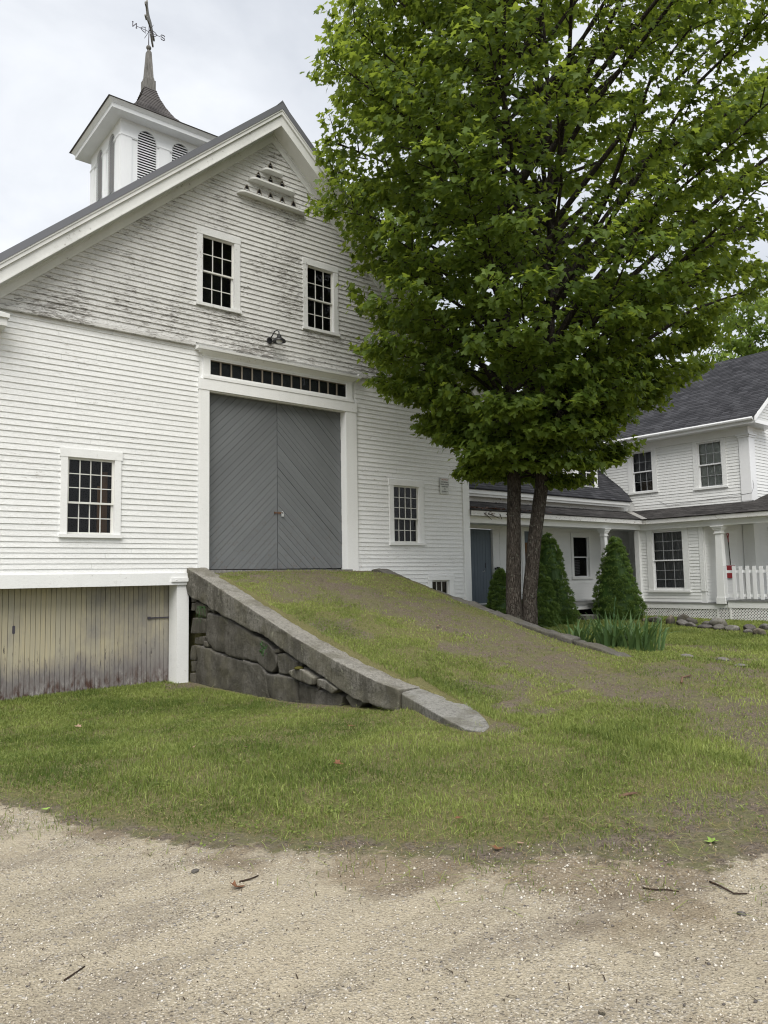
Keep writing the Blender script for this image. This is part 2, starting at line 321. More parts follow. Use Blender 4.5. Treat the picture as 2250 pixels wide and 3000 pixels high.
def mk_ground():
    t = NT('soil_and_gravel'); p = t.pos
    br_ = t.math('MULTIPLY', t.math('SUBTRACT', t.noise(p, 7.5, 6, 0.72), 0.5), 1.5)
    g = t.mr(t.math('ADD', t.attr('lawn'), br_), 0.40, 0.60); bare = t.mr(t.math('ADD', t.attr('bare'), br_), 0.25, 0.60)
    damp = t.math('MULTIPLY', t.mr(t.math('ADD', t.attr('damp'), t.math('MULTIPLY', br_, 0.8)), 0.30, 0.75), 0.75)
    # gravel
    grit = t.noise(p, 85, 4, 0.8); v1 = t.voro(p, 80, 'F1', 'Color'); vd = t.voro(p, 80, 'F1', 'Distance')
    v2 = t.voro(p, 42, 'F1', 'Color'); vd2 = t.voro(p, 42, 'F1', 'Distance')
    broad = t.noise(p, 0.9, 4, 0.6); mid = t.noise(p, 4.5, 5, 0.65)
    sand = t.mix(t.mr(grit, 0.3, 0.7), (0.185, 0.156, 0.108), (0.49, 0.435, 0.33))
    st = t.n('ShaderNodeSeparateColor'); t.link(v1, st.inputs[0])
    peb = t.mix(st.outputs[0], (0.09, 0.08, 0.068), (0.72, 0.66, 0.55))
    pm = t.math('MULTIPLY', t.mr(vd, 0.55, 0.35), t.mr(t.math('ADD', mid, t.math('MULTIPLY', t.math('SUBTRACT', broad, 0.5), 0.6)), 0.38, 0.58))
    c = t.mix(pm, sand, peb)
    st2 = t.n('ShaderNodeSeparateColor'); t.link(v2, st2.inputs[0])
    pm2 = t.math('MULTIPLY', t.mr(vd2, 0.42, 0.30), t.mr(st2.outputs[1], 0.82, 0.86))
    c = t.mix(pm2, c, t.mix(st2.outputs[0], (0.22, 0.20, 0.19), (0.66, 0.63, 0.58)))
    trk = t.noise(t.mapv(p, (0.55, 2.2, 1), rot=(0, 0, R(52))), 1.3, 4, 0.6)
    c = t.mix(t.math('MULTIPLY', t.mr(trk, 0.46, 0.62), 0.6), c, t.mix(t.mr(grit, 0.35, 0.65), (0.32, 0.275, 0.20), (0.53, 0.468, 0.35)))
    c = t.mix(t.math('MULTIPLY', t.mr(trk, 0.49, 0.36), 0.5), c, (0.20, 0.17, 0.135))
    c = t.mix(t.math('MULTIPLY', t.mr(mid, 0.5, 0.72), 0.30), c, (0.24, 0.195, 0.135))
    c = t.mix(damp, c, t.mix(1.0, c, (0.55, 0.50, 0.46), 'MULTIPLY'))
    soil = t.mix(t.mr(t.noise(p, 40, 6, 0.85), 0.36, 0.64), (0.085, 0.085, 0.036), (0.20, 0.185, 0.085))
    brown = t.mix(t.mr(t.noise(p, 38, 6, 0.85), 0.36, 0.64), (0.05, 0.039, 0.030), (0.235, 0.195, 0.155))
    brown = t.mix(t.mr(t.noise(p, 3.2, 5, 0.7), 0.42, 0.6), brown, t.mix(t.noise(p, 50, 4, 0.8), (0.075, 0.08, 0.035), (0.2, 0.19, 0.10)))
    s = t.mix(bare, soil, brown)
    c = t.mix(g, c, s)
    h = t.math('ADD', t.math('MULTIPLY', t.mr(vd, 0.6, 0.1), 0.5), t.math('ADD', t.math('MULTIPLY', t.mr(vd2, 0.5, 0.1), pm2), t.math('MULTIPLY', grit, 0.5)))
    return t.done(t.bsdf(c, 0.95, t.bump(h, 0.9, 0.012), 0.12))
M['ground'] = mk_ground()

def mk_pebble():
    t = NT('loose_pebble'); v = t.attr('tone')
    c = t.ramp(v, [(0.0, (0.10, 0.09, 0.085)), (0.25, (0.26, 0.225, 0.18)), (0.6, (0.42, 0.37, 0.29)), (1.0, (0.66, 0.63, 0.57))])
    return t.done(t.bsdf(c, 0.85, None, 0.2))
M['pebble'] = mk_pebble()

# ------------------------------------------------------------------ geometry helpers
ORG = {}           # world origin of every root / part, so that mesh coordinates can be given in world space

class MB:
    def __init__(s): s.v = []; s.f = []
    def poly(s, pts):
        b = len(s.v); s.v += [tuple(p) for p in pts]; s.f.append(tuple(range(b, b + len(pts)))); return s
    def hexa(s, p):          # 8 corners: bottom ring 0-3, top ring 4-7
        b = len(s.v); s.v += [tuple(q) for q in p]
        s.f += [(b, b + 3, b + 2, b + 1), (b + 4, b + 5, b + 6, b + 7)] + [(b + i, b + (i + 1) % 4, b + 4 + (i + 1) % 4, b + 4 + i) for i in range(4)]
        return s
    def box(s, x0, x1, y0, y1, z0, z1):
        return s.hexa([(x0, y0, z0), (x1, y0, z0), (x1, y1, z0), (x0, y1, z0), (x0, y0, z1), (x1, y0, z1), (x1, y1, z1), (x0, y1, z1)])
    def fbox(s, W, u0, u1, z0, z1, d0, d1):     # box on a wall frame W(u, z, depth)
        return s.hexa([W(u0, z0, d0), W(u1, z0, d0), W(u1, z0, d1), W(u0, z0, d1), W(u0, z1, d0), W(u1, z1, d0), W(u1, z1, d1), W(u0, z1, d1)])
    def prism(s, pts, vec):
        n = len(pts); b = len(s.v); vec = np.array(vec, float)
        s.v += [tuple(np.array(p, float)) for p in pts] + [tuple(np.array(p, float) + vec) for p in pts]
        s.f += [tuple(range(b, b + n)), tuple(range(b + 2 * n - 1, b + n - 1, -1))]
        s.f += [(b + i, b + n + i, b + n + (i + 1) % n, b + (i + 1) % n) for i in range(n)]
        return s
    def tube(s, pts, radii, seg=8, cap=True, wob=0.0):
        pts = [np.array(p, float) for p in pts]; b = len(s.v); prev = None
        for i, p in enumerate(pts):
            d = pts[min(i + 1, len(pts) - 1)] - pts[max(i - 1, 0)]; d /= (np.linalg.norm(d) + 1e-9)
            if prev is None:
                a = np.cross(d, [0, 0, 1]) if abs(d[2]) < 0.9 else np.cross(d, [1, 0, 0])
            else: a = prev - d * np.dot(prev, d)
            a /= (np.linalg.norm(a) + 1e-9); prev = a; c = np.cross(d, a)
            for k in range(seg):
                th = 2 * math.pi * k / seg; r = radii[i] * (1 + (random.uniform(-wob, wob) if wob else 0))
                s.v.append(tuple(p + r * (math.cos(th) * a + math.sin(th) * c)))
        for i in range(len(pts) - 1):
            for k in range(seg):
                s.f.append((b + i * seg + k, b + i * seg + (k + 1) % seg, b + (i + 1) * seg + (k + 1) % seg, b + (i + 1) * seg + k))
        if cap:
            s.f.append(tuple(b + k for k in reversed(range(seg)))); e = b + (len(pts) - 1) * seg
            s.f.append(tuple(e + k for k in range(seg)))
        return s
    def lathe(s, c, prof, seg=16):
        b = len(s.v)
        for r, z in prof:
            for k in range(seg):
                th = 2 * math.pi * k / seg; s.v.append((c[0] + r * math.cos(th), c[1] + r * math.sin(th), c[2] + z))
        for i in range(len(prof) - 1):
            for k in range(seg):
                s.f.append((b + i * seg + k, b + i * seg + (k + 1) % seg, b + (i + 1) * seg + (k + 1) % seg, b + (i + 1) * seg + k))
        s.f.append(tuple(b + k for k in reversed(range(seg)))); e = b + (len(prof) - 1) * seg
        s.f.append(tuple(e + k for k in range(seg)))
        return s

def props(o, label=None, cat=None, group=None, kind=None):
    if label: o['label'] = label
    if cat: o['category'] = cat
    if group: o['group'] = group
    if kind: o['kind'] = kind
    return o

def thing(name, label, cat, loc, group=None):
    o = bpy.data.objects.new(name, None); COL.objects.link(o); o.location = loc; o.empty_display_size = 0.2
    ORG[o.name] = np.array(loc, float)
    return props(o, label, cat, group)

def link_obj(name, me, parent=None, org=None):
    o = bpy.data.objects.new(name, me); COL.objects.link(o)
    if parent is not None: o.parent = parent
    if org is not None: ORG[o.name] = org
    return o

def build(name, mb, mat, parent=None, smooth=False, label=None, kind=None, org=None, recalc=True):
    """mesh given in world coordinates; becomes a child of parent (same origin as the root) or a top-level object at org"""
    o0 = ORG[parent.name] if parent is not None else (np.array(org, float) if org is not None else np.zeros(3))
    me = bpy.data.meshes.new(name)
    me.from_pydata([tuple(np.array(v) - o0) for v in mb.v], [], mb.f)
    if recalc:
        bm = bmesh.new(); bm.from_mesh(me); bmesh.ops.recalc_face_normals(bm, faces=bm.faces); bm.to_mesh(me); bm.free()
    me.materials.append(M[mat] if isinstance(mat, str) else mat)
    if smooth: me.polygons.foreach_set('use_smooth', [True] * len(me.polygons))
    me.update()
    o = link_obj(name, me, parent, o0)
    if parent is None: o.location = o0
    return props(o, label, None, None, kind)

def np_mesh(name, V, loops, sizes, mat, parent=None, org=None, tone=None, smooth=False):
    """fast mesh from numpy arrays (V world space, loops flat, sizes per face)"""
    o0 = ORG[parent.name] if parent is not None else (np.array(org, float) if org is not None else np.zeros(3))
    V = np.asarray(V, float) - o0
    me = bpy.data.meshes.new(name)
    me.vertices.add(len(V)); me.vertices.foreach_set('co', V.ravel().astype(np.float32))
    me.loops.add(len(loops)); me.loops.foreach_set('vertex_index', np.asarray(loops, np.int32))
    sizes = np.asarray(sizes, np.int32); st = np.zeros(len(sizes), np.int32); st[1:] = np.cumsum(sizes)[:-1]
    me.polygons.add(len(sizes)); me.polygons.foreach_set('loop_start', st)
    try: me.polygons.foreach_set('loop_total', sizes)
    except Exception: pass
    if smooth: me.polygons.foreach_set('use_smooth', np.ones(len(sizes), bool))
    if tone is not None:
        a = me.attributes.new('tone', 'FLOAT', 'POINT'); a.data.foreach_set('value', np.asarray(tone, np.float32))
    me.materials.append(M[mat]); me.update(calc_edges=True); me.validate()
    o = link_obj(name, me, parent, o0)
    if parent is None: o.location = o0
    return o

def clip(poly, inside, cross):
    out = []
    for i in range(len(poly)):
        a, b = poly[i], poly[(i + 1) % len(poly)]
        ia, ib = inside(a), inside(b)
        if ia: out.append(a)
        if ia != ib: out.append(cross(a, b))
    return out
def clip_half(poly, n, d):      # keep n.p <= d
    f = lambda p: n[0] * p[0] + n[1] * p[1] - d
    return clip(poly, lambda p: f(p) <= 1e-9, lambda a, b: tuple(np.array(a) + (np.array(b) - np.array(a)) * (f(a) / (f(a) - f(b)))))
def clip_rect(poly, u0, u1, z0, z1):
    for n, d in (((-1, 0), -u0), ((1, 0), u1), ((0, -1), -z0), ((0, 1), z1)):
        if len(poly) < 3: return []
        poly = clip_half(poly, n, d)
    return poly

def frame(P0, U, N):
    P0, U, N = np.array(P0, float), np.array(U, float), np.array(N, float)
    return lambda u, z, d=0.0: P0 + U * u + N * d + np.array([0, 0, z])

def _h(ix, iy, seed):
    n = (ix.astype(np.int64) * 374761393 + iy.astype(np.int64) * 668265263 + seed * 974634777) & 0x7fffffff
    n = ((n ^ (n >> 13)) * 1274126177) & 0x7fffffff
    return ((n ^ (n >> 16)) & 0xffff) / 65535.0
def vnoise(x, y, scale=1.0, seed=0, octs=3):
    x = np.asarray(x, float) * scale; y = np.asarray(y, float) * scale; tot = 0; amp = 1; nrm = 0
    for o in range(octs):
        ix, iy = np.floor(x).astype(int), np.floor(y).astype(int); fx, fy = x - ix, y - iy
        fx = fx * fx * (3 - 2 * fx); fy = fy * fy * (3 - 2 * fy)
        a, b, c, d = _h(ix, iy, seed + o), _h(ix + 1, iy, seed + o), _h(ix, iy + 1, seed + o), _h(ix + 1, iy + 1, seed + o)
        tot = tot + amp * ((a * (1 - fx) + b * fx) * (1 - fy) + (c * (1 - fx) + d * fx) * fy); nrm += amp
        x, y, amp = x * 2.03 + 11.3, y * 2.03 + 5.7, amp * 0.5
    return tot / nrm
def sstep(a, b, x):
    t = np.clip((np.asarray(x, float) - a) / (b - a), 0, 1); return t * t * (3 - 2 * t)

# ------------------------------------------------------------------ terrain
CTRL = np.array([(0, 0, 0), (2, 2.5, 0), (4, 1.5, 0), (1.4, 6.3, -.06), (0, 9, -.2), (-4, 8, -.2), (3, 13.6, -.40), (5, 13.6, -.36), (3, 10.5, -.32), (5.2, 11.5, -.36), (1, 13.5, -.44), (6, 12, -.34), (6, 10.6, -.33),
    (6, 9.4, -.29), (5.6, 8.2, -.17), (6, 7.2, -.08), (5.2, 6.6, -.12), (4.2, 5.2, -.08), (5.5, 4.5, -.05), (6.5, 5.2, 0.0), (8, 4.6, .06), (8, 2.5, .02), (10.5, 4.5, .12), (10.9, 6.5, .22), (11.3, 7.6, .24), (11.4, 9.5, .26), (12, 12.5, .28),
    (12.5, 8, .16), (13.5, 9.5, .16), (14, 6, .10), (15.5, 13, .22), (17, 13, .22), (20.5, 13.2, .22), (18, 11.2, .11), (21.9, 12.5, .09), (22, 9.8, .10), (19, 10, .09), (18, 7, .08), (20, 4, .05), (16, 3, .04), (26, 6, .08), (-8, 3, 0), (0, -5, 0), (10, -4, 0)], float)
def base_h(x, y):
    x = np.asarray(x, float); y = np.asarray(y, float)
    num = np.zeros_like(x); den = np.full_like(x, 1e-3)
    for cx, cyy, cz in CTRL:
        w = np.exp(-((x - cx) ** 2 + (y - cyy) ** 2) / (2 * 1.15 ** 2)) + 0.02 / (1 + ((x - cx) ** 2 + (y - cyy) ** 2)) ** 1.5
        num += w * cz; den += w
    return num / den
RY = [3.6, 4.6, 5.2, 5.9, 6.6, 7.3, 8.2, 9.0, 9.8, 11.0, 12.0, 12.8, 13.7]
RZ = [0.0, 0.02, 0.045, 0.09, 0.155, 0.25, 0.40, 0.60, 0.83, 1.13, 1.42, 1.62, 1.715]
RX0, RX1 = 6.38, 10.76
def height(x, y):
    x = np.asarray(x, float); y = np.asarray(y, float)
    b = base_h(x, y)
    rz = np.interp(y, RY, RZ) + 0.05 * np.sin((x - 6.3) / 4.4 * math.pi) * (y > 6)
    rz = rz - .075 * (1 - sstep(6.7, 8.4, x)) * (1 - sstep(7.3, 8.2, y))
    soft = 1.0 - sstep(6.6, 7.6, y)          # the toe spreads sideways where the side stones have ended
    # right flank
    wr = np.where(x > RX1, (1 - sstep(0.0, 2.6, x - RX1)) * (1 - sstep(7.4, 8.4, y)), 1.0)
    wl_ = np.where(x < RX0, (1 - sstep(0.0, 0.7, RX0 - x)) * soft, 1.0)
    w = np.minimum(wr, wl_)
    hh = b + w * np.maximum(rz - b, 0)
    inr = (x >= RX0) & (x <= RX1) & (y > 6.6)
    hh = np.where(inr, np.maximum(rz, b), hh)
    return hh + 0.022 * (vnoise(x, y, 1.6, 3) - 0.5) + 0.012 * (vnoise(x, y, 6, 5) - 0.5)
EX = [-60, -6, -1, 0.2, 1.0, 1.45, 2.1, 2.75, 3.4, 4.5, 6.0, 9.0, 14.0, 60]
EY = [26, 14, 10.6, 8.6, 7.0, 6.15, 4.55, 3.55, 2.95, 2.2, 1.25, -0.1, -2.2, -25]
def lawn_d(x, y):           # signed distance like value, > 0 on the lawn
    return (y - np.interp(x, EX, EY)) * 0.62 + 0.55 * (vnoise(x, y, 1.1, 21) - 0.5) + 0.18 * (vnoise(x, y, 5, 22) - 0.5)
def bare_f(x, y):
    n = vnoise(x, y, 0.85, 31, 4); m2 = vnoise(x, y, 3.2, 41, 3)
    onr = ((x > RX0 + .1) & (x < RX1 + .2) & (y > 6.0)).astype(float)
    # worn earth: a gravelly patch high on the left, a trodden line down the ramp that bends towards the drive
    line = np.interp(y, [2.4, 3.2, 4.2, 5.4, 6.3, 8.0, 8.8, 10.0, 11.6, 12.6], [6.0, 7.0, 8.2, 8.6, 8.6, 9.1, 9.6, 9.0, 8.2, 8.0])
    wid = np.interp(y, [2.4, 4.2, 6.3, 8.5, 11.0], [.5, .6, .75, 1.0, .9])
    k = np.exp(-((x - line) / wid) ** 2) * sstep(2.3, 3.2, y)
    k = np.maximum(k, np.exp(-(((x - 7.25) / .55) ** 2 + ((y - 11.7) / .8) ** 2)))
    k = np.maximum(k, .9 * np.exp(-(((x - 5.0) / .8) ** 2 + ((y - 2.65) / .5) ** 2)))
    k = np.maximum(k, .7 * np.exp(-(((x - 9.9) / .7) ** 2 + ((y - 5.6) / .8) ** 2)))
    b = 1.05 * k * sstep(.32, .60, .55 * n + .45 * m2 + .22 * k)
    b = b + onr * sstep(12.85, 13.2, y + 0.25 * (n - 0.5)) * 0.95
    b = b + (0.55 + .3 * onr) * sstep(0.60, 0.72, n) * (x > 6.5)
    b = b + 0.8 * np.exp(-((x - 6.0) / 0.30) ** 2) * (y > 5.2) * (y < 13.6) * (x < 6.2) * sstep(0.35, 0.6, n)
    b = b + 0.9 * np.exp(-(((x - 5.85) / 0.45) ** 2 + ((y - 13.2) / 0.45) ** 2))
    return np.clip(b * (0.70 + 0.95 * m2), 0, 1)

def axis(lo, hi, step, far):
    a = list(np.arange(lo, hi + 1e-6, step)); s = step; x = lo; left = []
    while x > -far: s *= 1.35; x -= s; left.append(x)
    s = step; x = hi; right = []
    while x < far: s *= 1.35; x += s; right.append(x)
    return np.array(left[::-1] + a + right)
gx = axis(0.0, 24.0, 0.075, 700); gy = axis(0.6, 14.5, 0.075, 700)
GX, GY = np.meshgrid(gx, gy)
GZ = height(GX, GY)
LD = lawn_d(GX, GY)
lawn_a = sstep(-0.35, 0.25, LD); bare_a = np.clip(bare_f(GX, GY) + .75 * np.exp(-((LD - .02) / .30) ** 2), 0, 1)
damp_a = np.clip(np.exp(-((LD + 0.22) / 0.36) ** 2) * 1.25 * sstep(.36, .68, vnoise(GX, GY, 2.1, 51, 4)) * (LD < 0.5) + 0.45 * sstep(0.60, 0.8, vnoise(GX, GY, 0.8, 55, 4)) * (LD < 0), 0, 0.9)
ny, nx = GX.shape
idx = np.arange(nx * ny).reshape(ny, nx)
quads = np.stack([idx[:-1, :-1], idx[:-1, 1:], idx[1:, 1:], idx[1:, :-1]], -1).reshape(-1, 4)
fxc = (GX[:-1, :-1] + GX[1:, 1:]).ravel() / 2; fyc = (GY[:-1, :-1] + GY[1:, 1:]).ravel() / 2
fl = (LD[:-1, :-1] + LD[1:, 1:]).ravel() / 2
isramp = (fxc > RX0 - 0.02) & (fxc < RX1 + 0.02) & (fyc > 6.2) & (fyc < 13.78)
sel = {'earth_ramp': isramp, 'lawn': (~isramp) & (fl >= 0), 'gravel_driveway': (~isramp) & (fl < 0)}
allv = np.stack([GX.ravel(), GY.ravel(), GZ.ravel()], -1)
for nm, mk in sel.items():
    q = quads[mk]; used = np.unique(q); rem = np.full(nx * ny, -1); rem[used] = np.arange(len(used))
    o = np_mesh(nm, allv[used], rem[q].ravel(), np.full(len(q), 4), 'ground', smooth=True)
    for an, arr in (('lawn', lawn_a), ('bare', bare_a), ('damp', damp_a)):
        a = o.data.attributes.new(an, 'FLOAT', 'POINT'); a.data.foreach_set('value', arr.ravel()[used].astype(np.float32))
    props(o, kind='structure')

def gz(x, y): return float(height(np.array([x]), np.array([y]))[0])

# ------------------------------------------------------------------ building helpers
def clapboards(parent, W, rows, ulr, openings, mat, maxlen=4.0, joint=0.5, t0=0.020, t1=0.004, name='clapboard', gap=0.0015):
    for (z0, z1) in rows:
        (a0, b0), (a1, b1) = ulr(z0), ulr(z1)
        ops = sorted([o for o in openings if o[2] < z1 - 1e-4 and o[3] > z0 + 1e-4], key=lambda o: o[0])
        pieces = []; cur0, cur1 = a0, a1
        for (u0, u1, oz0, oz1) in ops:
            if u0 >= max(b0, b1) or u1 <= min(a0, a1): continue
            u1 = min(u1, max(b0, b1)); u0 = max(u0, min(a0, a1))
            if u0 > min(cur0, cur1) + 0.02:
                pieces.append([cur0, u0, cur1, u0, z0, z1])
            if oz1 < z1 - 0.012: pieces.append([u0, u1, u0, u1, oz1, z1])
            if oz0 > z0 + 0.012: pieces.append([u0, u1, u0, u1, z0, oz0])
            cur0 = cur1 = u1
        if max(b0, b1) > cur0 + 0.02: pieces.append([cur0, b0, cur1, b1, z0, z1])
        out = []
        for p in pieces:
            L = p[1] - p[0]
            if L > 1.6 and random.random() < joint or L > maxlen * 1.6:
                c = p[0] + L * random.uniform(0.25, 0.75)
                out.append([p[0], c - gap, p[2], c - gap, p[4], p[5]]); out.append([c + gap, p[1], c + gap, p[3], p[4], p[5]])
            else: out.append(p)
        for (ua, ub, uc, ud, za, zb) in out:
            if ub - ua < 0.01: continue
            j = random.uniform(-0.0025, 0.0025); k = random.uniform(-0.003, 0.003)
            mb = MB().hexa([W(ua, za + j, t0 + k), W(ub, za - j * .5, t0 + k), W(ub, za - j * .5, 0.0), W(ua, za + j, 0.0),
                            W(uc, zb + .004, t1), W(max(ud, uc + .002), zb + .004, t1), W(max(ud, uc + .002), zb + .004, 0.0), W(uc, zb + .004, 0.0)])
            build(name, mb, mat, parent, recalc=False)

def backing(W, poly, openings, d0, d1):
    """wall sheet with holes; poly is a convex outline in (u, z)"""
    us = sorted(set([min(p[0] for p in poly), max(p[0] for p in poly)] + [o[0] for o in openings] + [o[1] for o in openings]))
    zs = sorted(set([min(p[1] for p in poly), max(p[1] for p in poly)] + [o[2] for o in openings] + [o[3] for o in openings]))
    mb = MB()
    for i in range(len(us) - 1):
        for k in range(len(zs) - 1):
            uc, zc = (us[i] + us[i + 1]) / 2, (zs[k] + zs[k + 1]) / 2
            if any(o[0] < uc < o[1] and o[2] < zc < o[3] for o in openings): continue
            pl = clip_rect(list(poly), us[i], us[i + 1], zs[k], zs[k + 1])
            if len(pl) >= 3: mb.poly([W(u, z, d0) for u, z in pl])
    return mb

def window(root, W, cas, hd, sash, meet, cols, rt, rb, casmat='trim', mun='muntin', mw=0.016, frame_t=0.036, sill=True, inner='dark', sill_ext=0.02, hdx=0.02, depth=0.5, sw=0.035, grid=None, label=None):
    """cas=(u0,u1,z0,z1) outer casing, hd=header bottom z, sash=(u0,u1,z0,z1) glazed sash outline, meet=meeting rail z (or None)"""
    u0, u1, z0, z1 = cas; s0, s1, b0, b1 = sash
    mb = MB()
    mb.fbox(W, u0, s0, z0, hd, 0.0, frame_t); mb.fbox(W, s1, u1, z0, hd, 0.0, frame_t)
    mb.fbox(W, u0 - hdx, u1 + hdx, hd, z1, 0.0, frame_t + 0.006)
    # reveals
    mb.fbox(W, s0 - 0.012, s0, b0, b1, -0.09, 0.0); mb.fbox(W, s1, s1 + 0.012, b0, b1, -0.09, 0.0); mb.fbox(W, s0, s1, b1, b1 + .012, -0.09, 0.0)
    w = build('window', mb, casmat, root, label=label)
    if sill:
        build('sill', MB().fbox(W, u0 - sill_ext, u1 + sill_ext, z0 - 0.062, z0, -0.05, frame_t + 0.035), casmat, w)
    def sash_part(a, b, c, d, nr, dep, pm):
        m = MB()
        m.fbox(W, a, a + sw, c, d, dep, dep + .03); m.fbox(W, b - sw, b, c, d, dep, dep + .03)
        m.fbox(W, a + sw, b - sw, c, c + sw, dep, dep + .03); m.fbox(W, a + sw, b - sw, d - sw, d, dep, dep + .03)
        ga, gb, gc, gd = a + sw, b - sw, c + sw, d - sw
        pw, ph = (gb - ga) / cols, (gd - gc) / nr
        gm_ = MB() if grid else m
        for i in range(1, cols): gm_.fbox(W, ga + i * pw - mw / 2, ga + i * pw + mw / 2, gc, gd, dep + .004, dep + .024)
        for k in range(1, nr): gm_.fbox(W, ga, gb, gc + k * ph - mw / 2, gc + k * ph + mw / 2, dep + .006, dep + .022)
        build('sash', m, mun, w)
        if grid: build('muntin_grid', gm_, grid, w)
        pane = None
        for i in range(cols):
            for k in range(nr):
                c0 = W(ga + (i + .5) * pw, gc + (k + .5) * ph, dep + .011)
                if pane is None:
                    e = 0.5 * (pw - mw); f = 0.5 * (ph - mw); uu = W(1, 0, 0) - W(0, 0, 0)
                    pm_ = MB().poly([c0 - uu * e + np.array([0, 0, -f]), c0 + uu * e + np.array([0, 0, -f]), c0 + uu * e + np.array([0, 0, f]), c0 - uu * e + np.array([0, 0, f])])
                    pane = bpy.data.meshes.new('pane'); pane.from_pydata([tuple(np.array(v) - c0) for v in pm_.v], [], pm_.f); pane.materials.append(M['glass'])
                o = link_obj('pane', pane, w); o.location = Vector(c0 - ORG[w.name])
                o.rotation_euler = (random.uniform(-.006, .006), 0, random.uniform(-.006, .006))
    if meet is None: sash_part(s0, s1, b0, b1, rt, -0.06, None)
    else:
        sash_part(s0, s1, meet - 0.018, b1, rt, -0.045, None)
        sash_part(s0, s1, b0, meet + 0.018, rb, -0.082, None)
    if inner:
        ib = MB(); e = 0.25
        A = [W(s0 - e, b0 - .1, -.1), W(s1 + e, b0 - .1, -.1), W(s1 + e, b1 + .1, -.1), W(s0 - e, b1 + .1, -.1)]
        B = [W(s0 - e, b0 - .1, -.1 - depth), W(s1 + e, b0 - .1, -.1 - depth), W(s1 + e, b1 + .1, -.1 - depth), W(s0 - e, b1 + .1, -.1 - depth)]
        ib.poly(B)
        for i in range(4): ib.poly([A[i], A[(i + 1) % 4], B[(i + 1) % 4], B[i]])
        ib.poly([W(s0 - e, b0 - .1, -.1), W(s0, b0, -.1), W(s0, b1, -.1), W(s0 - e, b1 + .1, -.1)]); ib.poly([W(s1, b0, -.1), W(s1 + e, b0 - .1, -.1), W(s1 + e, b1 + .1, -.1), W(s1, b1, -.1)])
        ib.poly([W(s0, b1, -.1), W(s1, b1, -.1), W(s1 + e, b1 + .1, -.1), W(s0 - e, b1 + .1, -.1)]); ib.poly([W(s0 - e, b0 - .1, -.1), W(s1 + e, b0 - .1, -.1), W(s1, b0, -.1), W(s0, b0, -.1)])
        build('interior', ib, inner, w, recalc=False)
    return w

# ------------------------------------------------------------------ barn
XC, PITCH = 8.03, 0.889
SEC = math.sqrt(1 + PITCH ** 2)
XL, XR = 2.25, 13.85
def rtop(x, p=0.0): return 11.78 - PITCH * abs(x - XC) - p * SEC
barn = thing('barn', 'large white clapboard barn with peeling gable, cupola and tall grey double doors', 'barn', (8.03, 13.6, 0.0))
WB = frame((0, 13.6, 0), (1, 0, 0), (0, -1, 0)); WG = frame((0, 13.565, 0), (1, 0, 0), (0, -1, 0))
GB = 6.24
OPEN_LO = [(3.765, 4.82, 2.36, 3.94), (11.19, 12.285, 2.32, 3.90), (12.396, 13.253, .85, 1.591), (6.33, 10.25, -1.0, 5.59), (6.43, 10.14, 5.5, GB + .2)]
HOLE_LO = [(3.88, 4.705, 2.43, 3.787), (11.325, 12.14, 2.385, 3.755), (12.505, 13.1, .9, 1.467), (6.56, 9.93, 1.7, 5.34), (6.58, 9.97, 5.69, 6.0)]
OPEN_UP = [(6.272, 7.238, 7.06, 8.69), (8.79, 9.745, 7.06, 8.69)]
HOLE_UP = [(6.395, 7.11, 7.12, 8.548), (8.91, 9.62, 7.12, 8.555)]
wall = build('wall', backing(WB, [(XL, -0.6), (XR, -0.6), (XR, GB), (XL, GB)], HOLE_LO + [(XL - .1, 6.5, -1, 1.5)], 0.0, 0), 'clap', barn, recalc=False)
gp = [(XL, GB), (XR, GB), (XR, rtop(XR, .3)), (XC, rtop(XC, .3)), (XL, rtop(XL, .3))]
gab = build('gable', backing(WG, gp, HOLE_UP, 0.0, 0), 'gable', barn, recalc=False)
sb = MB()
sb.box(XL, XL + .12, 13.62, 25.5, -.6, 6.5); sb.box(XR - .12, XR, 13.62, 25.5, -.3, 6.5)
sb.prism([(XL, 25.5, -.6), (XR, 25.5, -.6), (XR, 25.5, rtop(XR, .1)), (XC, 25.5, rtop(XC, .1)), (XL, 25.5, rtop(XL, .1))], (0, -.1, 0))
build('side_wall', sb, 'clap', barn)
rows = []; z = 1.72; i = 0
lo_rows = []
z = 0.42
while z < 1.72 - .05: lo_rows.append((z, z + .1)); z += .1
lo_right = [r for r in lo_rows]
rows = []; z = 1.72
for i in range(7): rows.append((z, z + .0935)); z += .0935
n = round((GB - z) / .1045); st = (GB - z) / n
for i in range(n): rows.append((z, z + st)); z += st
rows[-1] = (rows[-1][0], GB - 0.03)
clapboards(wall, WB, rows, lambda z: (XL + .02, 6.345), OPEN_LO, 'clap', joint=0.42)
clapboards(wall, WB, lo_right + rows, lambda z: (10.235, 13.64), OPEN_LO, 'clap', joint=0.30)
grow = []; z = GB + .05
while z < 11.1: grow.append((z, z + .1065)); z += .1065
def gl(z):
    h = (11.78 - .5 * SEC - z) / PITCH; return (max(XL + .02, XC - h), min(XR - .02, XC + h))
grow = [r for r in grow if gl(r[0])[1] - gl(r[0])[0] > .1]
def gl2(z):
    a, b = gl(z)
    if a > b: a = b = XC
    return (a, b)
clapboards(gab, WG, grow, gl2, OPEN_UP, 'gable', joint=0.33, maxlen=7, t0=0.028)
for _a, _b in ((XL - .02, 6.24), (10.28, XR + .02)): build('drip_board', MB().box(_a, _b, 13.50, 13.575, GB - .03, GB + .035), 'gable', barn)
build('corner_board', MB().box(13.64, 13.87, 13.555, 13.8, -.3, GB - .03), 'trim', barn)
build('corner_board', MB().box(XL - .02, XL + .2, 13.555, 13.8, 1.72, GB - .03), 'trim', barn)
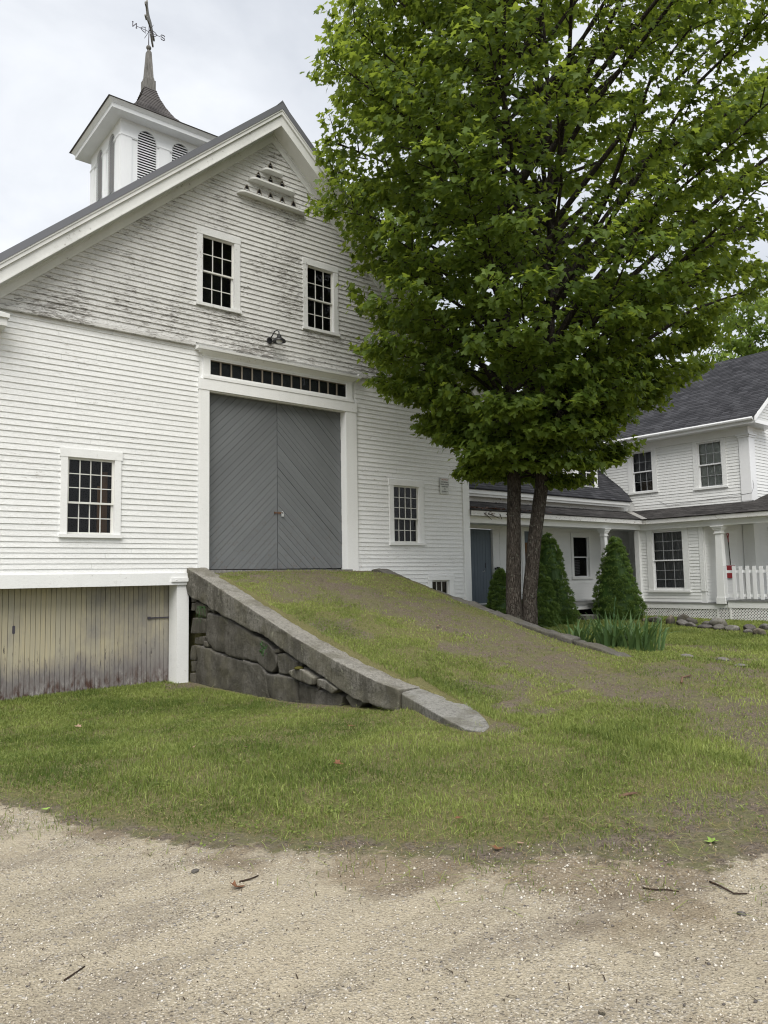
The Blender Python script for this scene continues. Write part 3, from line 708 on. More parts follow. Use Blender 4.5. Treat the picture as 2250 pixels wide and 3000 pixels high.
build('sill_board', MB().box(XL, 6.12, 13.535, 13.6, 1.495, 1.72).box(XL, 6.12, 13.6, 14.2, 1.505, 1.53), 'trim', barn)
build('end_block', MB().box(5.775, 6.11, 13.50, 13.535, 1.555, 1.625).tube([(5.87, 13.502, 1.59), (5.87, 13.492, 1.59)], [.011, .011], 8), 'trim', barn)
build('corner_post', MB().box(5.915, 6.15, 13.575, 13.95, -.55, 1.495), 'trim', barn)
# boarded cellar front
cell = build('cellar_front', MB().box(XL - .3, 6.3, 14.02, 14.06, -.7, 1.55), 'dark', barn)
x = XL - .05
while x < 5.93:
    w_ = random.uniform(.078, .094); x1 = min(x + w_, 5.955)
    zb = gz(x, 14.0) - .05 + random.uniform(-.01, .025)
    d = random.uniform(-.003, .003)
    build('board', MB().box(x + .0035, x1 - .0035, 13.985 + d, 14.015, zb, 1.508), 'yellow', cell, recalc=False)
    x = x1
build('latch', MB().box(5.52, 5.93, 13.955, 13.98, .862, .884).box(5.50, 5.55, 13.95, 13.984, .85, .9), 'iron', cell)
build('dark_slot_plate', MB().prism([(3.16 + .022 * math.cos(a), 13.984, .79 + (.05 if math.sin(a) > 0 else -.05) + .022 * math.sin(a)) for a in np.linspace(0.2, 6.48, 15)[:-1]], (0, -.008, 0)), 'iron', cell)  # raised dark plate stands for the shade inside a slot

# roof, rake and cornice
def rake_strip(y0, y1, p0, p1, xa=None, xe=1.72):
    mb = MB()
    for sgn in (-1, 1):
        xo = XC + sgn * (XC - xe)
        c0 = XC
        pts = []
        for (x_, p_) in ((c0, p0), (xo, p0), (xo, p1), (c0, p1)):
            zz = 11.78 - PITCH * abs(x_ - XC) - p_ * SEC
            pts.append((x_, zz))
        mb.hexa([(pts[0][0], y0, pts[0][1]), (pts[1][0], y0, pts[1][1]), (pts[1][0], y1, pts[1][1]), (pts[0][0], y1, pts[0][1]),
                 (pts[3][0], y0, pts[3][1]), (pts[2][0], y0, pts[2][1]), (pts[2][0], y1, pts[2][1]), (pts[3][0], y1, pts[3][1])])
    return mb
roof = build('roof', rake_strip(13.13, 25.9, 0.0, .07), 'metal', barn)
build('ridge_cap', MB().prism([(XC - .16, 13.10, rtop(XC - .16) + .012), (XC, 13.10, rtop(XC) + .055), (XC + .16, 13.10, rtop(XC + .16) + .012), (XC, 13.10, rtop(XC) + .02)], (0, 12.8, 0)), 'metal', roof)
build('drip_edge', rake_strip(13.105, 13.13, -.012, .098), 'metal', roof)
build('crown_moulding', rake_strip(13.13, 13.20, .098, .185), 'rake', barn)
build('crown_bead', rake_strip(13.115, 13.20, .0985, .125), 'rake', barn)
build('rake_board', rake_strip(13.165, 13.215, .186, .365), 'rake', barn)
build('rake_fillet', rake_strip(13.150, 13.2, .345, .369), 'rake', barn)
build('soffit', rake_strip(13.215, 13.56, .335, .36), 'rake', barn)
build('frieze_board', rake_strip(13.525, 13.566, .36, .515, xe=2.3), 'rake', barn)
build('frieze_fillet', rake_strip(13.505, 13.566, .36, .40, xe=2.3), 'rake', barn)
for sx in (-1, 1):
    xa, xb = (1.72, 2.76) if sx < 0 else (2 * XC - 2.76, 2 * XC - 1.72)
    build('cornice_return', MB().box(xa, xb, 13.14, 13.58, 5.80, 5.93).box(xa, xb + .03 if sx < 0 else xb, 13.10, 13.58, 5.93, 6.0).hexa([(xa, 13.1, 6.0), (xb, 13.1, 6.0), (xb, 13.6, 6.0), (xa, 13.6, 6.0), (xa, 13.5, 6.16), (xb - .1, 13.5, 6.16), (xb - .1, 13.6, 6.16), (xa, 13.6, 6.16)]), 'rake', barn)

# windows
W1 = window(barn, WG, (6.272, 7.238, 7.125, 8.69), 8.548, (6.395, 7.105, 7.125, 8.545), 7.815, 3, 2, 2, casmat='casing', hdx=0.008, sw=.032)
W2 = window(barn, WG, (8.79, 9.745, 7.125, 8.685), 8.555, (8.91, 9.62, 7.125, 8.552), 7.815, 3, 2, 2, casmat='casing', hdx=0.008, sw=.032)
LW = window(barn, WB, (3.765, 4.82, 2.425, 3.94), 3.787, (3.88, 4.702, 2.428, 3.784), 2.985, 4, 3, 2, depth=0.8)
RW = window(barn, WB, (11.19, 12.285, 2.382, 3.90), 3.755, (11.325, 12.135, 2.385, 3.752), 2.96, 4, 3, 2)
BW = window(barn, WB, (12.396, 13.253, .92, 1.591), 1.467, (12.505, 13.1, .92, 1.464), None, 3, 1, 1, mw=.018)
build('curtain', MB().box(4.60, 4.71, 13.98, 14.0, 2.40, 3.62).box(4.54, 4.60, 14.02, 14.04, 2.40, 3.35), 'brown', LW)

# door surround, transom, cornice
WD = frame((0, 13.6, 0), (1, 0, 0), (0, -1, 0))
for _a, _b in ((6.35, 6.56), (9.93, 10.235)): build('door_jamb', MB().fbox(WD, _a, _b, 1.60, 5.36, -.2, .05), 'trim', barn)
build('door_header', MB().fbox(WD, 6.335, 10.25, 5.362, 5.585, -.2, .062), 'trim', barn)
tr = MB().fbox(WD, 6.42, 10.15, 5.588, 5.645, 0, .075).fbox(WD, 6.44, 6.585, 5.646, 6.02, -.02, .04).fbox(WD, 9.965, 10.135, 5.646, 6.02, -.02, .04).fbox(WD, 6.586, 9.964, 5.646, 5.695, -.05, .03)
tr.fbox(WD, 6.586, 9.964, 5.995, 6.02, -.05, .03)
tw = build('transom_window', tr, 'trim', barn)
ms = MB().fbox(WD, 6.586, 9.964, 5.98, 5.994, -.03, .012)
pw = (9.962 - 6.588) / 14
for i in range(0, 15): ms.fbox(WD, 6.588 + i * pw - .013 * (0 < i < 14), 6.588 + i * pw + .013 * (i < 14), 5.696, 5.979, -.026, .008)
build('muntin_bars', ms, 'brownmuntin', tw)
pm = None
for i in range(14):
    c0 = WD(6.588 + (i + .5) * pw, 5.838, -.012)
    if pm is None:
        e = pw / 2 - .012; pm = bpy.data.meshes.new('pane'); pm.from_pydata([(-e, 0, -.14), (e, 0, -.14), (e, 0, .14), (-e, 0, .14)], [], [(0, 1, 2, 3)]); pm.materials.append(M['glass'])
    o = link_obj('pane', pm, tw); o.location = Vector(c0 - ORG[tw.name]); o.rotation_euler = (random.uniform(-.01, .01), 0, random.uniform(-.01, .01))
build('interior', MB().box(6.5, 10.05, 13.66, 14.1, 5.6, 6.1), 'slateint', tw)
build('frieze', MB().fbox(WD, 6.44, 10.135, 6.021, 6.10, -.02, .045), 'trim', barn)
co = MB().prism([(6.41, 13.6, 6.06), (6.41, 13.55, 6.06), (6.41, 13.505, 6.10), (6.41, 13.47, 6.14), (6.41, 13.6, 6.14)], (3.74, 0, 0))
co.prism([(6.25, 13.6, 6.141), (6.25, 13.40, 6.141), (6.25, 13.39, 6.185), (6.25, 13.52, 6.225), (6.25, 13.6, 6.235)], (4.03, 0, 0))
co.prism([(6.33, 13.6, 6.10), (6.33, 13.50, 6.10), (6.33, 13.45, 6.139), (6.33, 13.6, 6.139)], (3.88, 0, 0))
build('door_cornice', co, 'trim', barn)
# double doors of herringbone planks
DY = 13.76
def leaf(u0, u1, sgn):
    dr = build('door', MB().box(u0, u1, DY + .03, DY + .07, 1.79, 5.36), 'greydoor', barn)
    wv = .112 * math.sqrt(2); ang = 0.98
    k = 1.79 - 2.2
    while k < 5.36 + 2.2:
        wv_ = wv * random.uniform(.85, 1.15)
        um = u1 if sgn > 0 else u0
        L = 1.8
        dz0, dz1 = k + .004, k + wv_ - .004
        if sgn > 0: poly = [(um - L, dz0 - L * ang), (um, dz0), (um, dz1), (um - L, dz1 - L * ang)]
        else: poly = [(um, dz0), (um + L, dz0 - L * ang), (um + L, dz1 - L * ang), (um, dz1)]
        pl = clip_rect(poly, u0, u1, 1.785 + random.uniform(0, .006), 5.36)
        if len(pl) >= 3:
            off = random.uniform(-.006, .006)
            build('plank', MB().prism([(u, DY + off, z_) for u, z_ in pl], (0, .028, 0)), 'greydoor', dr)
        k += wv_
    return dr
dl = leaf(6.565, 8.232, 1); drr = leaf(8.246, 9.926, -1)
build('hasp', MB().box(8.15, 8.33, DY - .018, DY - .006, 2.965, 2.99).box(8.15, 8.17, DY - .03, DY - .006, 2.955, 3.0).box(8.24, 8.30, DY - .026, DY - .006, 2.955, 3.0).box(8.315, 8.345, DY - .045, DY - .006, 2.98, 2.99), 'rust', drr)
build('threshold', MB().hexa([(6.5, 13.52, 1.62), (10.05, 13.52, 1.62), (10.05, 13.86, 1.62), (6.5, 13.86, 1.62), (6.5, 13.55, 1.772), (10.05, 13.53, 1.755), (10.05, 13.86, 1.76), (6.5, 13.86, 1.77)]), 'weathered', barn)
build('interior', MB().box(6.4, 10.1, 13.90, 14.2, 1.5, 5.5), 'dark', barn)
pl_ = thing('padlock', 'small silver padlock hanging from the rusty hasp on the grey barn doors', 'padlock', (8.345, DY - .03, 2.955))
build('lock_body', MB().box(8.318, 8.372, DY - .045, DY - .018, 2.90, 2.958), 'steel', pl_)
build('shackle', MB().tube([(8.327, DY - .031, 2.955), (8.327, DY - .031, 2.992), (8.335, DY - .031, 3.006), (8.345, DY - .031, 3.010), (8.355, DY - .031, 3.006), (8.363, DY - .031, 2.992), (8.363, DY - .031, 2.955)], [.006] * 7, 6), 'steel', pl_)

# pigeon ledges and holes
def arch_pts(cx, zb, w, h, n=5):
    a = [(cx - w / 2, zb)]; a.append((cx + w / 2, zb))
    for i in range(n + 1): t = i / n; a.append((cx + w / 2 * (1 - t ** 1.7), zb + h * (.45 + .55 * t)))
    for i in range(n - 1, -1, -1): t = i / n; a.append((cx - w / 2 * (1 - t ** 1.7), zb + h * (.45 + .55 * t)))
    return a
for (xa, xb, zt, holes) in ((7.16, 8.83, 9.70, (7.40, 7.70, 7.98, 8.27, 8.56)), (7.43, 8.56, 10.07, (7.68, 7.975, 8.27)), (7.745, 8.25, 10.385, (7.975,))):
    r = .13
    pts = [(xa, 13.555)] + [(xa + r - r * math.cos(t), 13.555 - .16 * math.sin(t) ** .8 - .02) for t in np.linspace(0.15, math.pi / 2, 6)] + [(xb - r + r * math.sin(t), 13.555 - .16 * math.cos(t) ** .8 - .02) for t in np.linspace(0, math.pi / 2 - .15, 6)] + [(xb, 13.555)]
    lg = build('pigeon_ledge', MB().prism([(a, b, zt - .045) for a, b in pts], (0, 0, .04)), 'rake', barn)
    for hx in holes:
        ap = arch_pts(hx, zt - .01, .125, .245); ai = arch_pts(hx, zt - .01, .10, .228)
        hb = MB(); n_ = len(ap)
        for i in range(n_):
            j = (i + 1) % n_
            hb.hexa([(ap[i][0], 13.528, ap[i][1]), (ap[j][0], 13.528, ap[j][1]), (ai[j][0], 13.528, ai[j][1]), (ai[i][0], 13.528, ai[i][1]),
                     (ap[i][0], 13.566, ap[i][1]), (ap[j][0], 13.566, ap[j][1]), (ai[j][0], 13.566, ai[j][1]), (ai[i][0], 13.566, ai[i][1])])
        ho = build('pigeon_hole', hb, 'brownmuntin', lg)
        build('dark_hole_panel', MB().poly([(a, 13.5395, b) for a, b in ai]), 'dark', lg)  # near-black panel before the wall stands for the shade inside the hole

# cupola
CX0, CY0, CH = 7.91, 20.42, 1.22
cup = build('cupola', MB().box(CX0 - CH + .12, CX0 + CH - .12, CY0 - CH + .12, CY0 + CH - .12, 10.0, 14.05), 'dark', barn)
sides = [frame((CX0, CY0 - CH, 0), (1, 0, 0), (0, -1, 0)), frame((CX0 - CH, CY0, 0), (0, -1, 0), (-1, 0, 0)), frame((CX0 + CH, CY0, 0), (0, 1, 0), (1, 0, 0)), frame((CX0, CY0 + CH, 0), (-1, 0, 0), (0, 1, 0))]
LWD, LC, LZ, SPR = .265, .49, 10.9, 13.62
for si, W in enumerate(sides):
    # wall sheet with two arched openings
    mb = MB(); T = .05
    for (a, b) in ((-CH + T * (si in (1, 2)), -LC - LWD), (-LC + LWD, LC - LWD), (LC + LWD, CH - T * (si in (1, 2)))):
        mb.fbox(W, a, b, 10.2, SPR, -T, 0)
    for c in (-LC, LC):
        seg = 14; ar = [(c - LWD * math.cos(math.pi * i / seg), SPR + LWD * 1.12 * math.sin(math.pi * i / seg)) for i in range(seg + 1)]
        for i in range(seg):
            mb.hexa([W(ar[i][0], ar[i][1], 0), W(ar[i + 1][0], ar[i + 1][1], 0), W(ar[i + 1][0], ar[i + 1][1], -T), W(ar[i][0], ar[i][1], -T),
                     W(ar[i][0], 14.06, 0), W(ar[i + 1][0], 14.06, 0), W(ar[i + 1][0], 14.06, -T), W(ar[i][0], 14.06, -T)])
    for (a, b) in ((-CH + T * (si in (1, 2)), -LC - LWD), (-LC + LWD, LC - LWD), (LC + LWD, CH - T * (si in (1, 2)))):
        mb.fbox(W, a, b, SPR, 14.06, -T, 0)
    build('cupola_wall', mb, 'cupola', cup, recalc=False)
    if si < 2:
        pb = MB()
        for (a, b) in ((-CH, -CH + .30), (CH - .30, CH), (-.15, .15)):
            pb.fbox(W, a, b, 10.2, SPR - .05, 0.002, .026)
        for (a, b) in ((-CH - .012, -LC - LWD), (LC + LWD, CH + .012), (-LC + LWD, LC - LWD)):
            pb.fbox(W, a, b, SPR - .05, SPR - .005, 0.002, .042); pb.fbox(W, a, b, SPR - .075, SPR - .05, 0.002, .03)
        pb.fbox(W, -CH, CH, SPR + .345, SPR + .36, .002, .012)
        build('pilaster', pb, 'cupola', cup)
        for c in (-LC, LC):
            z_ = 11.15; fe = .030 if si == 0 else .016
            while z_ < SPR + LWD * 1.1:
                hw = LWD if z_ + .03 < SPR else LWD * math.sqrt(max(0, 1 - ((z_ + .03 - SPR) / (LWD * 1.12)) ** 2))
                if hw > .03:
                    build('louvre_slat', MB().hexa([W(c - hw, z_, -.004), W(c + hw, z_, -.004), W(c + hw, z_ + .004, -.014), W(c - hw, z_ + .004, -.014),
                          W(c - hw, z_ + fe, -.002), W(c + hw, z_ + fe, -.002), W(c + hw, z_ + fe + .006, -.014), W(c - hw, z_ + fe + .006, -.014)]), 'cupola', cup)
                z_ += .074
build('cornice', MB().box(CX0 - CH - .30, CX0 + CH + .30, CY0 - CH - .30, CY0 + CH + .30, 14.05, 14.075)
      .hexa([(CX0 + a * (CH + .36), CY0 + b * (CH + .36), 14.03) for a, b in ((-1, -1), (1, -1), (1, 1), (-1, 1))] + [(CX0 + a * (CH + .365), CY0 + b * (CH + .365), 14.14) for a, b in ((-1, -1), (1, -1), (1, 1), (-1, 1))])
      .hexa([(CX0 + a * (CH + .37), CY0 + b * (CH + .37), 14.142) for a, b in ((-1, -1), (1, -1), (1, 1), (-1, 1))] + [(CX0 + a * (CH + .45), CY0 + b * (CH + .45), 14.235) for a, b in ((-1, -1), (1, -1), (1, 1), (-1, 1))]), 'cupola', cup)
prof = [(CH + .48, 14.24), (1.25, 14.47), (.85, 14.75), (.56, 15.07), (.37, 15.40), (.24, 15.70), (.155, 15.98)]
pr_r, pr_z = np.array([p[0] for p in prof]), np.array([p[1] for p in prof])
cb = MB(); nC = 26
for i in range(nC):
    za, zb_ = 14.24 + (15.98 - 14.24) * i / nC, 14.24 + (15.98 - 14.24) * (i + 1) / nC
    ra, rb_ = np.interp(za, pr_z, pr_r) + .016, np.interp(zb_, pr_z, pr_r)
    ja = [random.uniform(-.006, .006) for _ in range(4)]
    cb.hexa([(CX0 + a * (ra + j), CY0 + b * (ra + j), za) for (a, b), j in zip(((-1, -1), (1, -1), (1, 1), (-1, 1)), ja)] + [(CX0 + a * rb_, CY0 + b * rb_, zb_ + .004) for a, b in ((-1, -1), (1, -1), (1, 1), (-1, 1))])
build('cupola_roof', cb, 'woodshingle', cup)
def sq(c, r, z): return [(c[0] - r, c[1] - r, z), (c[0] + r, c[1] - r, z), (c[0] + r, c[1] + r, z), (c[0] - r, c[1] + r, z)]
spb = MB()
for (r0, z0_, r1, z1_) in ((.165, 15.95, .16, 16.25), (.135, 16.25, .125, 16.34), (.115, 16.34, .066, 17.16), (.066, 17.16, .03, 17.24)):
    spb.hexa(sq((CX0, CY0), r0, z0_) + sq((CX0, CY0), r1, z1_))
build('spire', spb, 'weathered', cup)
bl_ = MB(); bl_.lathe((CX0, CY0, 17.31), [(.012, -.075), (.05, -.055), (.073, -.02), (.075, .01), (.055, .05), (.015, .075)], 12); build('spire_ball', bl_, 'weathered', cup, smooth=True)

# weathervane
vane = thing('weathervane', 'weathered animal weathervane with N and S letters on the cupola spire', 'weathervane', (CX0, CY0, 17.38))
build('rod', MB().tube([(CX0, CY0, 17.36), (CX0 - .004, CY0, 17.6), (CX0 + .004, CY0, 17.75), (CX0, CY0, 18.10)], [.016, .014, .014, .009], 8), 'iron', vane, smooth=True)
ar_ = MB()
for sg in (-1, 1):
    ar_.tube([(CX0, CY0, 17.82), (CX0 + sg * .36, CY0, 17.82)], [.008, .008], 6)
    ar_.tube([(CX0 + sg * .09, CY0, 17.82), (CX0 + sg * .12, CY0, 17.90), (CX0 + sg * .19, CY0, 17.88), (CX0 + sg * .25, CY0, 17.825)], [.006, .011, .011, .007], 6)
    ar_.tube([(CX0 + sg * .09, CY0, 17.82), (CX0 + sg * .12, CY0, 17.74), (CX0 + sg * .19, CY0, 17.76), (CX0 + sg * .25, CY0, 17.815)], [.006, .011, .011, .007], 6)
    ar_.tube([(CX0 + sg * .12, CY0, 17.90), (CX0 + sg * .085, CY0, 17.925)], [.011, .004], 6); ar_.tube([(CX0 + sg * .12, CY0, 17.74), (CX0 + sg * .085, CY0, 17.715)], [.011, .004], 6)
    ar_.tube([(CX0, CY0, 17.82), (CX0, CY0 + sg * .34, 17.82)], [.008, .008], 6)
build('direction_arms', ar_, 'iron', vane)
def strokes(pts_list, cx, cz, w, h, r=.013):
    m_ = MB()
    for pts in pts_list:
        m_.tube([(cx + a * w, CY0, cz + b * h) for a, b in pts], [r] * len(pts), 6)
    return m_
build('letter', strokes([[(-.5, -.5), (-.5, .5)], [(-.5, -.5), (.5, .5)], [(.5, .5), (.5, -.5)], [(-.68, .5), (-.3, .5)], [(.3, -.5), (.68, -.5)]], CX0 - .43, 17.83, .11, .15), 'iron', vane, label='letter N')
build('letter', strokes([[(.5, .32), (.35, .5), (-.3, .5), (-.5, .3), (-.4, .05), (.4, -.08), (.5, -.3), (.3, -.5), (-.35, -.5), (-.5, -.32)]], CX0 + .43, 17.83, .12, .15), 'iron', vane, label='letter S')
# running animal: outline in a vertical plane, head towards the viewer
fox = [(-.62, .02), (-.50, .05), (-.30, .10), (-.16, .155), (.05, .15), (.20, .18), (.30, .25), (.35, .36), (.39, .29), (.47, .27), (.57, .20), (.56, .165), (.44, .16), (.38, .11), (.33, .03), (.42, -.04), (.56, -.06), (.57, -.09), (.40, -.10), (.25, -.02), (.10, -.01), (-.08, 0.0), (-.20, -.05), (-.34, -.16), (-.47, -.20), (-.46, -.235), (-.32, -.21), (-.14, -.11), (-.24, .02), (-.44, -.01), (-.60, -.03)]
hd_ = np.array([-.57, -.822, 0]); hn = np.array([-hd_[1], hd_[0], 0]); fc = np.array([CX0 + .02, CY0, 18.02])
fm = MB()
fm.prism([fc + hd_ * (a * .95) + np.array([0, 0, b * 1.45 + .04 * a]) - hn * .022 for a, b in fox], hn * .044)
build('animal_figure', fm, 'zinc', vane)
build('figure_stay', MB().tube([(CX0, CY0, 17.9), fc + hd_ * -.15 + np.array([0, 0, -.08])], [.007, .007], 6), 'iron', vane)

# wall lamp
lamp = thing('wall_lamp', 'black gooseneck barn lamp on the gable above the door transom', 'lamp', (7.94, 13.54, 6.66))
lx, ly, lz = 8.03, 13.30, 6.565
build('backplate', MB().tube([(7.93, 13.55, 6.63), (7.93, 13.505, 6.63)], [.065, .06], 14), 'black', lamp)
build('gooseneck', MB().tube([(7.93, 13.51, 6.64), (7.945, 13.44, 6.72), (7.97, 13.38, 6.80), (8.0, 13.33, 6.815), (8.025, 13.305, 6.78), (lx, ly, 6.70)], [.013] * 6, 8), 'black', lamp, smooth=True)
build('lamp_shade', MB().lathe((lx, ly, lz), [(.02, .15), (.045, .148), (.048, .10), (.065, .085), (.13, .035), (.145, .0), (.138, -.004), (.122, .03), (.06, .07), (.02, .075)], 24), 'black', lamp, smooth=True)
build('bulb', MB().lathe((lx, ly, lz), [(.01, -.032), (.05, -.025), (.068, -.005), (.066, .045), (.02, .06)], 16), 'bulb', lamp, smooth=True)

# notice sign
sign = thing('notice_sign', 'small faded white notice board with red heading near the barn corner', 'sign', (12.99, 13.57, 3.82))
build('sign_board', MB().hexa([(12.84, 13.558, 3.625), (13.14, 13.556, 3.625), (13.14, 13.566, 3.625), (12.84, 13.566, 3.625), (12.84, 13.545, 4.03), (13.14, 13.545, 4.03), (13.14, 13.555, 4.03), (12.84, 13.555, 4.03)]), 'paper', sign)
def text(body, x_, z_, size, mat, sx=1.0):
    cu = bpy.data.curves.new('lettering', 'FONT'); cu.body = body; cu.size = size; cu.align_x = 'CENTER'; cu.align_y = 'CENTER'; cu.extrude = 0.0008; cu.offset = 0.0006
    cu.materials.append(M[mat])
    o = bpy.data.objects.new('lettering', cu); COL.objects.link(o); bpy.context.view_layer.update()
    me = bpy.data.meshes.new_from_object(o.evaluated_get(bpy.context.evaluated_depsgraph_get())); bpy.data.objects.remove(o)
    o = bpy.data.objects.new('lettering', me); COL.objects.link(o); o.parent = sign
    tz = (z_ - 3.625) / .405
    o.location = Vector((x_ - 12.99, 13.556 - .012 * tz - 13.57 - .0035, z_ - 3.82)); o.rotation_euler = (R(90 - 1.7), 0, 0); o.scale = (sx, 1, 1)
for body, z_, sz, mt, sx in (('NOTICE', 3.990, .062, 'inkred', .95), ('NO OUTSIDE', 3.925, .042, 'ink', 1.0), ('BAKED GOODS', 3.868, .042, 'ink', .95), ('PERMITTED', 3.808, .042, 'ink', 1.0), ('ON', 3.752, .038, 'ink', 1.0), ('PROPERTY', 3.690, .042, 'ink', 1.0)):
    text(body, 12.99, z_, sz, mt, sx)
build('underline', MB().box(12.91, 13.06, 13.5535, 13.556, 3.650, 3.655), 'ink', sign)
build('nail', MB().tube([(12.85, 13.553, 4.015), (12.85, 13.54, 4.015)], [.006, .006], 8).tube([(13.13, 13.553, 4.015), (13.13, 13.54, 4.015)], [.006, .006], 8), 'rust', sign)

# ------------------------------------------------------------------ stones
def rock_mesh(pts3, vec, cuts=3, amp=.02, bevel=.03, seed=0, scale=4.0):
    """a quarried stone: outline extruded, edges rounded, faces roughened"""
    bm = bmesh.new()
    a = [bm.verts.new(Vector(p)) for p in pts3]; b = [bm.verts.new(Vector(np.array(p, float) + np.array(vec, float))) for p in pts3]
    n_ = len(a)
    bm.faces.new(a); bm.faces.new(b[::-1])
    for i in range(n_): bm.faces.new((a[i], b[i], b[(i + 1) % n_], a[(i + 1) % n_]))
    bmesh.ops.recalc_face_normals(bm, faces=bm.faces)
    if bevel: bmesh.ops.bevel(bm, geom=list(bm.edges), offset=bevel, segments=2, profile=.6, affect='EDGES', clamp_overlap=True)
    bmesh.ops.triangulate(bm, faces=[f for f in bm.faces if len(f.verts) > 4])
    for _ in range(cuts):
        L = [e for e in bm.edges if e.calc_length() > .09]
        if not L: break
        bmesh.ops.subdivide_edges(bm, edges=L, cuts=1, use_grid_fill=True)
        bmesh.ops.triangulate(bm, faces=[f for f in bm.faces if len(f.verts) > 4])
    bm.normal_update()
    for v in bm.verts:
        p = v.co; k = float(vnoise([p.y * 1.3 + p.x], [p.z * 1.3 - p.x * .7], scale, seed, 3)[0]) - .5
        k2 = float(vnoise([p.y + p.x * 1.7], [p.z - p.x], scale * 4.5, seed + 9, 2)[0]) - .5
        v.co = p + v.normal * (k * 2 * amp + k2 * amp * .6)
    return bm
def stone(name, pts3, vec, mat, parent=None, label=None, cat=None, group=None, **kw):
    bm = rock_mesh(pts3, vec, **kw)
    me = bpy.data.meshes.new(name)
    if parent is not None: o0 = ORG[parent.name]
    else: o0 = np.mean(np.array(pts3, float), 0)
    for v in bm.verts: v.co = v.co - Vector(o0)
    bm.to_mesh(me); bm.free(); me.materials.append(M[mat]); me.polygons.foreach_set('use_smooth', [True] * len(me.polygons))
    o = link_obj(name, me, parent, o0)
    if parent is None: o.location = o0
    return props(o, label, cat, group)

rw = thing('stone_ramp_wall', 'granite ramp wall with a long sloping capstone over big rough blocks', 'retaining wall', (6.3, 10.5, -.3))
ct = [(13.575, 1.82), (12.6, 1.55), (11.7, 1.285), (10.7, .99), (9.72, .70), (8.65, .43), (7.73, .235), (7.27, .175)]
cbm = [(7.30, -.10), (8.02, -.08), (8.42, .0), (8.91, .16), (9.73, .385), (10.52, .63), (12.08, .95), (13.575, 1.305)]
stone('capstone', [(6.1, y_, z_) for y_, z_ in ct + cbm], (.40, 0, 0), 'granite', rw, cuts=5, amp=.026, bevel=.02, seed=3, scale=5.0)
SS = dict(big1=[(12.79, 0.96), (12.15, 0.94), (11.17, 0.66), (10.65, 0.56), (10.42, 0.42), (10.34, 0.29), (10.38, 0.17), (10.53, 0.09), (10.81, 0.13), (10.93, 0.22), (11.87, 0.25), (12.59, 0.31), (12.87, 0.45), (12.89, 0.77)],
    big2=[(13.26, 0.34), (12.84, 0.34), (12.34, 0.26), (11.43, 0.21), (10.85, 0.18), (10.69, 0.06), (10.65, -0.09), (10.54, -0.47), (12.34, -0.6), (12.94, -0.6), (13.31, -0.5)],
    m1=[(10.34, 0.4), (10.12, 0.41), (9.73, 0.32), (9.76, 0.26), (9.89, 0.17), (9.87, 0.12), (10.31, 0.09), (10.34, 0.25)],
    m2=[(10.69, 0.05), (10.31, 0.07), (9.82, 0.07), (9.77, -0.04), (9.72, -0.5), (10.38, -0.5), (10.61, -0.3)],
    m5=[(9.78, 0.03), (9.26, -0.04), (8.88, -0.03), (8.61, -0.06), (8.75, -0.4), (9.33, -0.5), (9.72, -0.5)], m6=[(8.56, -0.09), (8.47, -0.01), (8.08, -0.08), (8.3, -0.25)])
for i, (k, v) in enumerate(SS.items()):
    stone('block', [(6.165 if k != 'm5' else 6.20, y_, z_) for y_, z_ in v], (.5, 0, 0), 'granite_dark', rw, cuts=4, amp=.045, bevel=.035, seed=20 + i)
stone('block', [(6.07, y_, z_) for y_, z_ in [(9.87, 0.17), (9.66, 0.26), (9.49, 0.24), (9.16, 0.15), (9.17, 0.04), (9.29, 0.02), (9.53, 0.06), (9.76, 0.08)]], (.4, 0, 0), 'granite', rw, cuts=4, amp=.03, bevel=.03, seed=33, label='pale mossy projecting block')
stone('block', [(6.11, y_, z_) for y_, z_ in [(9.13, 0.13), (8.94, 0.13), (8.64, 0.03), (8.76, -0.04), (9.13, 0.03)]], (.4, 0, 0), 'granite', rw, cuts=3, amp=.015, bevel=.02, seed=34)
build('moss_patch', MB().lathe((6.12, 9.62, .245), [(.08, -.012), (.07, .01), (.04, .022), (.005, .026)], 9), 'moss', rw, smooth=True)
SM = [[(13.53, 0.86), (12.89, 0.86), (12.84, 0.59), (13.53, 0.57)], [(13.37, 1.17), (12.9, 1.11), (12.89, 0.9), (13.32, 0.95)], [(13.54, 1.26), (13.32, 1.23), (13.35, 1.16), (13.54, 1.15)], [(13.54, 1.14), (13.37, 1.14), (13.4, 1.0), (13.54, 1.0)],
    [(13.23, 0.51), (12.97, 0.54), (13.0, 0.38), (13.23, 0.37)], [(13.42, 0.49), (13.25, 0.5), (13.26, 0.37), (13.39, 0.38)], [(13.5, 0.34), (13.27, 0.35), (13.34, 0.06), (13.53, 0.06)], [(13.53, 0.04), (13.35, 0.06), (13.36, -0.15), (13.52, -0.16)],
    [(13.05, 1.13), (12.82, 1.09), (12.84, 1.03), (13.05, 1.05)], [(12.82, 1.07), (12.67, 1.04), (12.69, 1.0), (12.82, 1.02)], [(12.67, 1.04), (12.54, 1.01), (12.57, 0.97), (12.67, 0.99)], [(10.45, 0.46), (10.32, 0.48), (10.3, 0.42), (10.44, 0.4)],
    [(9.78, 0.31), (9.62, 0.31), (9.64, 0.26), (9.78, 0.26)], [(11.58, 0.26), (11.43, 0.27), (11.39, 0.21), (11.54, 0.2)], [(9.15, 0.15), (9.13, 0.03), (9.23, -0.06), (9.28, 0.01), (9.26, 0.09)], [(12.99, 0.45), (12.84, 0.45), (12.81, 0.35), (12.97, 0.36)], [(13.54, -.18), (13.36, -.17), (13.34, -.42), (13.54, -.42)]]
